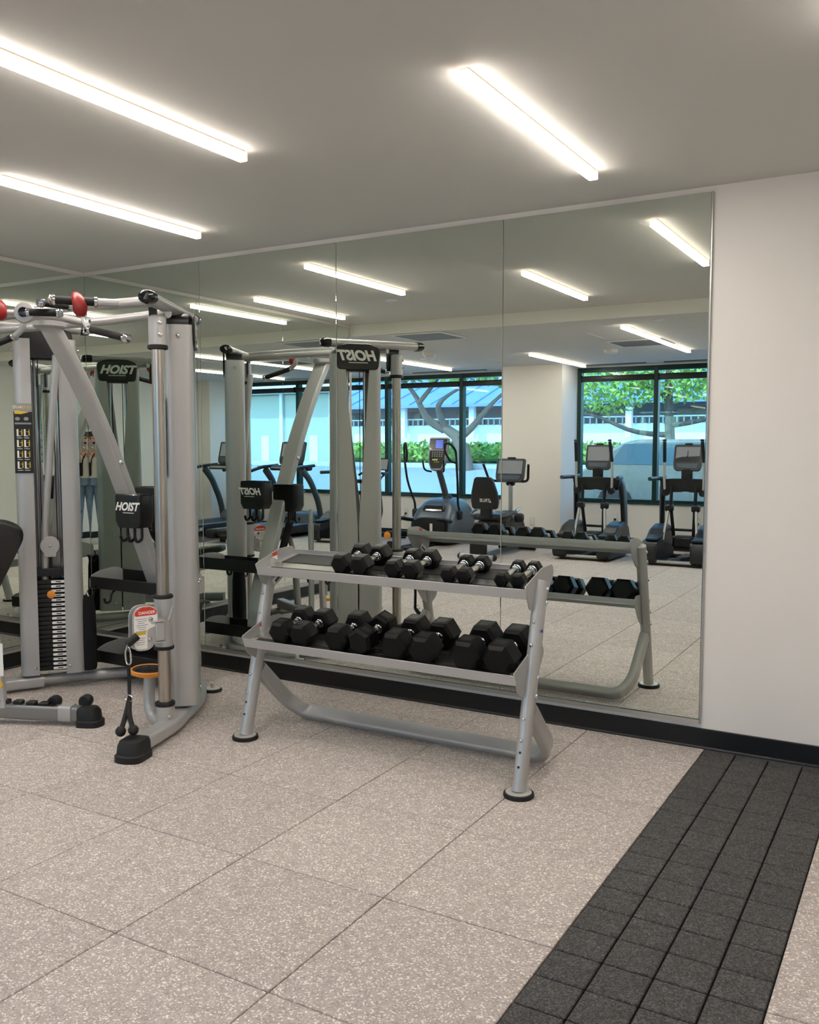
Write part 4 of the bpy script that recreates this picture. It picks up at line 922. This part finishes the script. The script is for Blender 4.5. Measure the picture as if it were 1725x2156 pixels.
# ------------------------------------------------------------------ the person holding the phone
BY = .8674                                  # the person is turned towards the mirrored corner
F2 = V((-math.sin(BY), math.cos(BY), 0)); R2 = V((math.cos(BY), math.sin(BY), 0)); C2 = V((CAM.x, CAM.y, 0))
def pp(a, b, z): return C2 + R2 * a + F2 * b + V((0, 0, z))
SKIN = mat('skin', 'c99f86', .5, var=.03, vscale=20)
HAIR = mat('dark_brown_hair', '2a1c15', .5, bump=.4, bscale=120)
KNIT = mat('beige_knit', 'b79d7e', .85, bump=.5, bscale=140)
SHIRT = mat('white_cotton', 'e4e0d6', .8, bump=.2, bscale=80)
DENIM = mat('faded_denim', '6d86a0', .8, var=.12, vscale=9, bump=.3, bscale=300)
PB = -.40                                   # body axis behind the lens
def skin_obj(name, verts, edges, radii, m, parent, root=0, sub=2):
    me = bpy.data.meshes.new(name); me.from_pydata([tuple(v) for v in verts], edges, []); me.materials.append(m)
    o = bpy.data.objects.new(name, me); COL.objects.link(o); o.parent = parent
    me.skin_vertices or None
    o.modifiers.new('skin', 'SKIN')
    for i, v in enumerate(o.data.skin_vertices[0].data):
        r = radii[i]; v.radius = r if isinstance(r, tuple) else (r, r); v.use_root = (i == root)
    o.modifiers['skin'].use_smooth_shade = True
    s = o.modifiers.new('sub', 'SUBSURF'); s.levels = sub; s.render_levels = sub
    return o
pe = thing('person', 'person in beige cardigan and ripped jeans holding up a phone', 'person')
# continuous body: pelvis, spine, neck, head, both arms, both legs
vs = [pp(0, PB, .95), pp(0, PB, 1.12), pp(0, PB, 1.28), pp(0, PB + .0, 1.42), pp(0, PB + .015, 1.49), pp(0, PB + .03, 1.56), pp(0, PB + .025, 1.655)]
rd_ = [(.10, .07), (.125, .095), (.14, .10), (.07, .06), (.05, .05), (.075, .085), (.07, .082)]
es = [(0, 1), (1, 2), (2, 3), (3, 4), (4, 5), (5, 6)]
for s in (-1, 1):
    k = len(vs); vs += [pp(s * .165, PB, 1.385), pp(s * .225, PB + .04, 1.16), pp(s * .10, PB + .27, 1.30), pp(s * .055, PB + .335, 1.365)]
    rd_ += [.058, .042, .033, .026]; es += [(3, k), (k, k + 1), (k + 1, k + 2), (k + 2, k + 3)]
    k = len(vs); vs += [pp(s * .10, PB, .86), pp(s * .105, PB + .02, .48), pp(s * .11, PB - .01, .10), pp(s * .115, PB + .10, .045)]
    rd_ += [.055, .05, .038, .034]; es += [(0, k), (k, k + 1), (k + 1, k + 2), (k + 2, k + 3)]
bo = skin_obj('body', vs, es, rd_, SKIN, pe)
# hands: palm and five fingers around the phone
for s in (-1, 1):
    W0 = pp(s * .055, PB + .335, 1.365); hv = [W0, pp(s * .045, -.035, 1.395), pp(s * .040, -.03, 1.425)]; hr = [.024, (.030, .016), (.028, .014)]; he = [(0, 1), (1, 2)]
    for j in range(4):
        k = len(hv); z = 1.44 - .017 * j
        hv += [pp(s * .046, -.028, z), pp(s * .047, -.004, z + .004), pp(s * (.026 - .002 * j), -.0015, z + .006 - .002 * j)]
        hr += [.0085, .008, .0065]; he += [(2 if j < 2 else 1, k), (k, k + 1), (k + 1, k + 2)]
    k = len(hv); hv += [pp(s * .03, -.045, 1.41), pp(s * .012, -.035, 1.435)]; hr += [.010, .008]; he += [(1, k), (k, k + 1)]
    skin_obj('hand', hv, he, hr, SKIN, bo, sub=2)
# face
fc = MB()
for s in (-1, 1): fc.ell(tuple(pp(s * .031, PB + .108, 1.60)), (.012, .012, .008))
build('eyes', fc, mat('dark_eye', '1d1512', .2), bo)
build('brows', MB().tube([pp(-.05, PB + .098, 1.612), pp(-.03, PB + .112, 1.617), pp(-.014, PB + .116, 1.613)], .004, 6).tube([pp(.05, PB + .098, 1.612), pp(.03, PB + .112, 1.617), pp(.014, PB + .116, 1.613)], .004, 6), HAIR, bo)
build('nose', MB().loft([[pp(.013 * k * math.cos(q), PB + .105 + o + .012 * k * math.sin(q), z) for q in [i * math.pi / 4 for i in range(8)]] for z, k, o in ((1.595, .5, .002), (1.572, .8, .012), (1.556, 1.1, .018), (1.548, .7, .012))]), SKIN, bo)
build('mouth', MB().tube([pp(-.024, PB + .103, 1.522), pp(0, PB + .112, 1.522), pp(.024, PB + .103, 1.522)], .006, 8), mat('lips', 'a8605a', .4), bo)
hm = MB()
hm.loft([[pp(k * (.092 + .004 * math.sin(q * 5)) * math.cos(q), PB - .005 + o + k * .098 * math.sin(q), z) for q in [i * math.pi / 12 for i in range(24)]] for z, k, o in ((1.30, .75, -.055), (1.40, .95, -.055), (1.50, 1.0, -.045), (1.58, 1.02, -.03), (1.64, 1.0, -.012), (1.68, .85, -.004), (1.705, .55, 0), (1.712, .2, 0))])
build('hair', hm, HAIR, pe, ang=70)
# clothes
def shell(name, rings, m, n=28, a0=0, a1=2 * math.pi, closed=True):
    mb = MB(); R = [[pp(w_ * math.cos(a0 + (a1 - a0) * i / n), PB + oy + d_ * math.sin(a0 + (a1 - a0) * i / n), z) for i in range(n + (0 if closed else 1))] for z, w_, d_, oy in rings]
    if closed: mb.loft(R)
    else:
        m_ = n + 1; vs_ = [p for r in R for p in r]; fs_ = [(i * m_ + k, i * m_ + k + 1, (i + 1) * m_ + k + 1, (i + 1) * m_ + k) for i in range(len(R) - 1) for k in range(n)]; mb.add(vs_, fs_)
    o = build(name, mb, m, pe, ang=80)
    if not closed:
        md = o.modifiers.new('cloth', 'SOLIDIFY'); md.thickness = .008
    return o
shell('shirt', [(.99, .155, .118, 0), (1.06, .15, .115, 0), (1.18, .155, .118, .005), (1.30, .165, .12, .0), (1.38, .16, .10, 0), (1.43, .10, .075, 0), (1.45, .07, .06, .005)], SHIRT)
shell('cardigan', [(.73, .25, .19, -.01), (.85, .24, .185, -.01), (1.0, .225, .17, -.005), (1.2, .205, .15, 0), (1.33, .20, .135, 0), (1.40, .18, .105, 0), (1.44, .11, .08, -.005)], KNIT, 30, rad(106), rad(434), False)
for s in (-1, 1):
    build('sleeve', MB().tube(fil([pp(s * .15, PB, 1.40), pp(s * .225, PB + .03, 1.165), pp(s * .12, PB + .245, 1.28)], .05, 5), .058, 14, scl=None), KNIT, pe, ang=80)
    build('trouser_leg', MB().tube([pp(s * .075, PB, .95), pp(s * .095, PB, .80), pp(s * .105, PB + .02, .48), pp(s * .11, PB, .28), pp(s * .112, PB - .01, .12)], .1, 18, scl=[1.02, 1.0, .76, .64, .6]), DENIM, pe, ang=80)
    build('knee_rip', MB().box(pp(s * .105, PB + .09, .50), (.10, .014, .04), rz=BY, ry=s * .2, bev=.004), FABR, pe)
    build('shoe', MB().loft([[pp(s * .115 + x * k, PB + .05 + y_ * k, z) for x, y_ in fil2([(-.042, -.10), (.042, -.10), (.048, .10), (0, .16), (-.048, .10)], .03, 4)] for z, k in ((.0, 1), (.03, 1.02), (.06, .9), (.09, .6))]), WPL, pe)
shell('waistband', [(.90, .165, .125, 0), (.97, .16, .122, 0), (1.01, .157, .12, 0)], DENIM)
rebase(pe, tuple(pp(0, PB, 0)))
for o in [c for c in bpy.data.objects if c.name.startswith(('body', 'hand')) and c.modifiers.get('skin')]: pass
ph = thing('phone', 'grey phone with a heart grip held up in front of the face', 'phone')
PM_ = frame(tuple(pp(.0, -.014, 1.478)), tuple(-R2), (0, 0, 1))
build('body', MB().prism(fil2([(-.037, -.076), (.037, -.076), (.037, .076), (-.037, .076)], .010, 4), -.004, .004, PM_, ch=.0012), mat('phone_grey', '8d9096', .3, .4), ph)
hh = [(.016 * (math.sin(q) ** 3), .001 * (13 * math.cos(q) - 5 * math.cos(2 * q) - 2 * math.cos(3 * q) - math.cos(4 * q))) for q in [i * math.pi / 12 for i in range(24)]]
build('heart_grip', MB().prism([(x, y - .01) for x, y in hh], .004, .010, PM_), mat('cream_grip', 'e8d8a0', .5), ph)
build('lens_bump', MB().box((.02, .056, .0045), (.028, .028, .002), M=PM_, bev=.0008), BLKG, ph)
rebase(ph, tuple(pp(0, -.014, 1.40)))
bg_ = thing('shoulder_bag', 'small black bag hanging at the front of the person', 'bag')
build('pouch', MB().box(pp(.06, PB + .165, 1.14), (.075, .05, .2), rz=BY, bev=.02, seg=2), FABR, bg_)
build('bag_strap', MB().tube(fil([pp(.03, PB + .15, 1.21), pp(.02, PB + .135, 1.30), pp(-.05, PB + .10, 1.42)], .05, 4), .008, 8), FABR, bg_)
rebase(bg_, tuple(pp(.03, PB + .165, 1.02)))

# ------------------------------------------------------------------ outside the windows
ASPH = mat('street_asphalt', '8a929a', .9, var=.12, vscale=1.2); KERB = mat('concrete_kerb', 'b9bcbc', .85, var=.05)
BWHT = mat('white_stucco', 'dfe6ea', .85, var=.03, vscale=1.); BGREY = mat('grey_stucco', 'a9b1b6', .85); ROOFB = mat('blue_metal_roof', '6f8fc8', .5, .2, var=.12, vscale=2.)
DGLS = mat('dark_window_glass', '5a6c74', .15, .1); BARK = mat('bark', '6a5d55', .9, bump=.6, bscale=40, var=.2, vscale=8)
def leafm(name, col):
    m = mat(name, col, .6, var=.35, vscale=3.)
    m.node_tree.nodes['Principled BSDF'].inputs['Transmission Weight'].default_value = .0
    return m
LEAF = leafm('leaf_green', '8fb24e'); LEAF2 = leafm('leaf_dark', '5f8a3c')
gp_ = [(-60, -8.6, -.1), (60, -8.6, -.1), (60, -13.5, .12), (-60, -13.5, .12), (60, -22.5, .95), (-60, -22.5, .95), (60, -70, 1.1), (-60, -70, 1.1)]
struct('ground', MB().add(gp_, [(0, 1, 2, 3), (3, 2, 4, 5), (5, 4, 6, 7)]), ASPH)
struct('kerb', MB().box((0, -20.6, .80), (90, .3, .18), rx=rad(-5)), KERB)
struct('pavement', MB().box((0, -9.6, -.06), (90, 2.0, .1)), KERB)
def leaves(mb, c, r, n, size, flat=.75):
    for _ in range(n):
        while True:
            p = V((random.uniform(-1, 1), random.uniform(-1, 1), random.uniform(-1, 1)))
            if .25 < p.length < 1: break
        q = V((c[0] + p.x * r[0], c[1] + p.y * r[1], c[2] + p.z * r[2])); n_ = V((random.gauss(0, 1), random.gauss(0, 1), random.gauss(0, 1) + .6)).normalized()
        a = n_.orthogonal().normalized(); b = n_.cross(a); s_ = size * random.uniform(.6, 1.3); th = random.uniform(0, 6.3)
        a, b = a * math.cos(th) + b * math.sin(th), b * math.cos(th) - a * math.sin(th)
        mb.add([q - a * s_, q + b * s_ * .45, q + a * s_, q - b * s_ * .45], [(0, 1, 2, 3)])
def tree(label, base, trunk, boughs, clumps, size, m):
    t = thing('street_tree', label, 'tree', base, 0, 'trees along the street')
    tk = build('trunk', MB().tube(trunk[0], trunk[1], 10, scl=[1 - .45 * i / (len(trunk[0]) - 1) for i in range(len(trunk[0]))]), BARK, t)
    for pth_, r in boughs: build('bough', MB().tube(fil(pth_, .5, 3), r, 8, scl=[1 - .7 * i / (len(fil(pth_, .5, 3)) - 1) for i in range(len(fil(pth_, .5, 3)))]), BARK, t)
    mb = MB()
    for c, r, n in clumps: leaves(mb, c, r, n, size)
    f = build('foliage', mb, m, t, smooth=False); f['kind'] = 'stuff'
# forked tree seen through the window left of the column
tree('forked street tree with spreading boughs outside the left windows', (-6.9, -20, .75), ([(0, 0, -.2), (-.1, 0, .5), (-.35, 0, 1.0), (-.75, 0, 1.25)], .26),
     [([(-.75, 0, 1.2), (-1.3, .2, 1.5), (-1.6, .3, 2.3), (-2.6, .4, 3.2)], .14), ([(-.7, 0, 1.2), (-.9, .3, 1.9), (-.4, .5, 2.2), (.3, .6, 2.5)], .11), ([(-.3, 0, .9), (.3, .2, 1.25), (.9, .3, 1.9), (1.7, .3, 2.5)], .13), ([(-1.5, .3, 2.0), (-.9, .2, 2.7), (-.4, .1, 3.4)], .08)],
     [((-2.4, .4, 3.4), (1.6, 1.3, .8), 900), ((-.2, .5, 3.3), (1.6, 1.3, .75), 900), ((1.7, .3, 3.2), (1.5, 1.2, .8), 800), ((-1, 0, 4.2), (3, 1.6, .8), 1200)], .16, LEAF)
tree('thick limbed tree outside the leftmost window bay', (-15.0, -18.5, .6), ([(0, 0, -.2), (.05, 0, 1.0), (-.1, 0, 2.0)], .34),
     [([(-.1, 0, 1.8), (.8, .1, 2.1), (2.0, .2, 2.6), (3.2, .3, 3.2)], .2), ([(-.05, 0, 1.6), (-.8, 0, 2.6), (-1.2, 0, 3.6)], .16)],
     [((1.4, .2, 3.5), (2.2, 1.4, .7), 1100), ((-.8, 0, 3.8), (1.6, 1.4, .8), 700)], .16, LEAF2)
tree('dense leafy tree outside the window behind the ellipticals', (.55, -14.6, .2), ([(0, 0, -.2), (.02, 0, 1.2), (-.05, 0, 2.4), (0, 0, 3.4)], .13),
     [([(0, 0, 1.5), (-.7, .3, 1.55), (-1.5, .4, 1.95), (-2.2, .5, 2.0)], .06), ([(0, 0, 1.7), (.8, .2, 1.8), (1.6, .2, 2.1)], .06), ([(-.05, 0, 2.3), (-.8, 0, 2.7), (-1.4, 0, 3.2)], .07)],
     [((-1.4, .2, 2.55), (1.2, .9, .62), 1500), ((.0, .2, 2.75), (1.0, .9, .6), 900), ((1.2, .2, 2.7), (1.2, .9, .65), 1100), ((-.3, 0, 3.5), (2.6, 1.2, .6), 1500)], .075, LEAF)
hg = thing('hedge', 'clipped green hedge along the far side of the street', 'hedge', (-8, -22, .95))
hb = MB(); leaves(hb, (0, 0, .28), (12, .55, .34), 5200, .13); f = build('foliage', hb, LEAF, hg, smooth=False); f['kind'] = 'stuff'
build('core', MB().box((0, 0, .22), (23.4, .7, .44), bev=.1), LEAF2, hg)
# low white building across the street
lb = thing('street_building', 'low white building with blue roof across the street', 'building', (-8, -31, 1.0))
build('parapet', MB().box((0, 2.2, .62), (30, .25, 1.3)), BWHT, lb)
for k in range(90): 
    pass
rl = MB()
for k in range(120): rl.box((-15 + .25 * k, 2.36, 1.38), (.05, .04, .26))
rr = build('railing', rl, BGREY, lb); rr['kind'] = 'stuff'
build('railing_cap', MB().box((0, 2.3, 1.52), (30, .1, .05)), BWHT, lb)
build('wall', MB().box((0, -.6, 1.3), (30, .3, 2.6)), BGREY, lb)
build('roof', MB().prism([(3.1, 1.98), (3.1, 2.1), (-4.5, 4.6), (-4.5, 4.4)], -15, 15, frame((0, 0, 0), (0, 1, 0), (0, 0, 1))), ROOFB, lb)
for k in range(30): build('roof_rib', MB().prism([(3.12, 2.1), (3.12, 2.14), (-4.5, 4.64), (-4.5, 4.6)], -.03, .03, frame((-14.5 + k, 0, 0), (0, 1, 0), (0, 0, 1))), ROOFB, lb)
for k in range(9): build('window', MB().box((-14 + 3.2 * k, -.42, 1.45), (1.3, .06, 1.0)), DGLS, lb)
for k in range(10): build('post', MB().box((-15.6 + 3.2 * k, 2.7, 1.4), (.22, .22, 1.3)), BWHT, lb)
# pale banded building seen over the treadmills
ob = thing('office_building', 'pale banded office building with tall glass bays', 'building', (22, -21, .2))
build('wall', MB().box((0, -3, 3), (26, 5, 6)), BGREY, ob)
for z, h, d in ((3.35, .5, .5), (4.15, .45, .7), (5.0, .9, .3)): build('band', MB().box((0, -.3, z), (26.4, d + .5, h)), BWHT, ob)
for k in range(12): 
    g = build('glass_bay', MB().box((-12.2 + 2.2 * k, -.47, 1.75), (2.0, .08, 2.6)), mat('pale_glass', 'a3aca6', .3), ob)
    build('column', MB().box((-11.1 + 2.2 * k, -.40, 1.7), (.12, .16, 2.8)), BWHT, ob)
    build('door_panel', MB().box((-12.5 + 2.2 * k, -.42, 1.0), (.35, .04, 1.2)), BWHT, g)
# parked car
car = thing('parked_car', 'champagne grey parked car close outside the window', 'car', (1.8, -12.4, .1))
PAINT = mat('champagne_paint', '8d857a', .3, .2, coat=.6); TYRE = mat('tyre', '1a1a1a', .8)
sidep = fil2([(-2.3, .35), (-2.32, .75), (-2.1, .95), (-1.85, 1.05), (-1.5, 1.38), (-1.1, 1.50), (.6, 1.50), (1.25, 1.08), (2.15, .95), (2.32, .7), (2.3, .35)], .14, 5)
body = build('body', MB().prism(sidep, -.85, .85, frame((0, 0, 0), (1, 0, 0), (0, 0, 1)), ch=.09), PAINT, car, ang=50)
for s in (-1, 1):
    for a, b in ((-1.55, -.75), (-.68, .1), (.17, .95)):
        build('side_window', MB().prism(fil2([(a, 1.05), (b, 1.05), (min(b, .62), 1.42), (max(a + .05, -1.3), 1.42)], .05, 3), s * .845 - .012, s * .845 + .012, frame((0, 0, 0), (1, 0, 0), (0, 0, 1))), DGLS, body)
    for x in (-1.45, 1.45): build('wheel', MB().lathe([(.2, -.1), (.33, -.09), (.33, .09), (.2, .1)], 20, axis((x, s * .78, .33), (0, 1, 0))), TYRE, car)
    build('tail_lamp', MB().box((-2.27, s * .65, .82), (.08, .2, .14), bev=.02), RED, body)
build('windscreen', MB().box((.93, 0, 1.29), (.75, 1.4, .03), ry=rad(33)), DGLS, body)
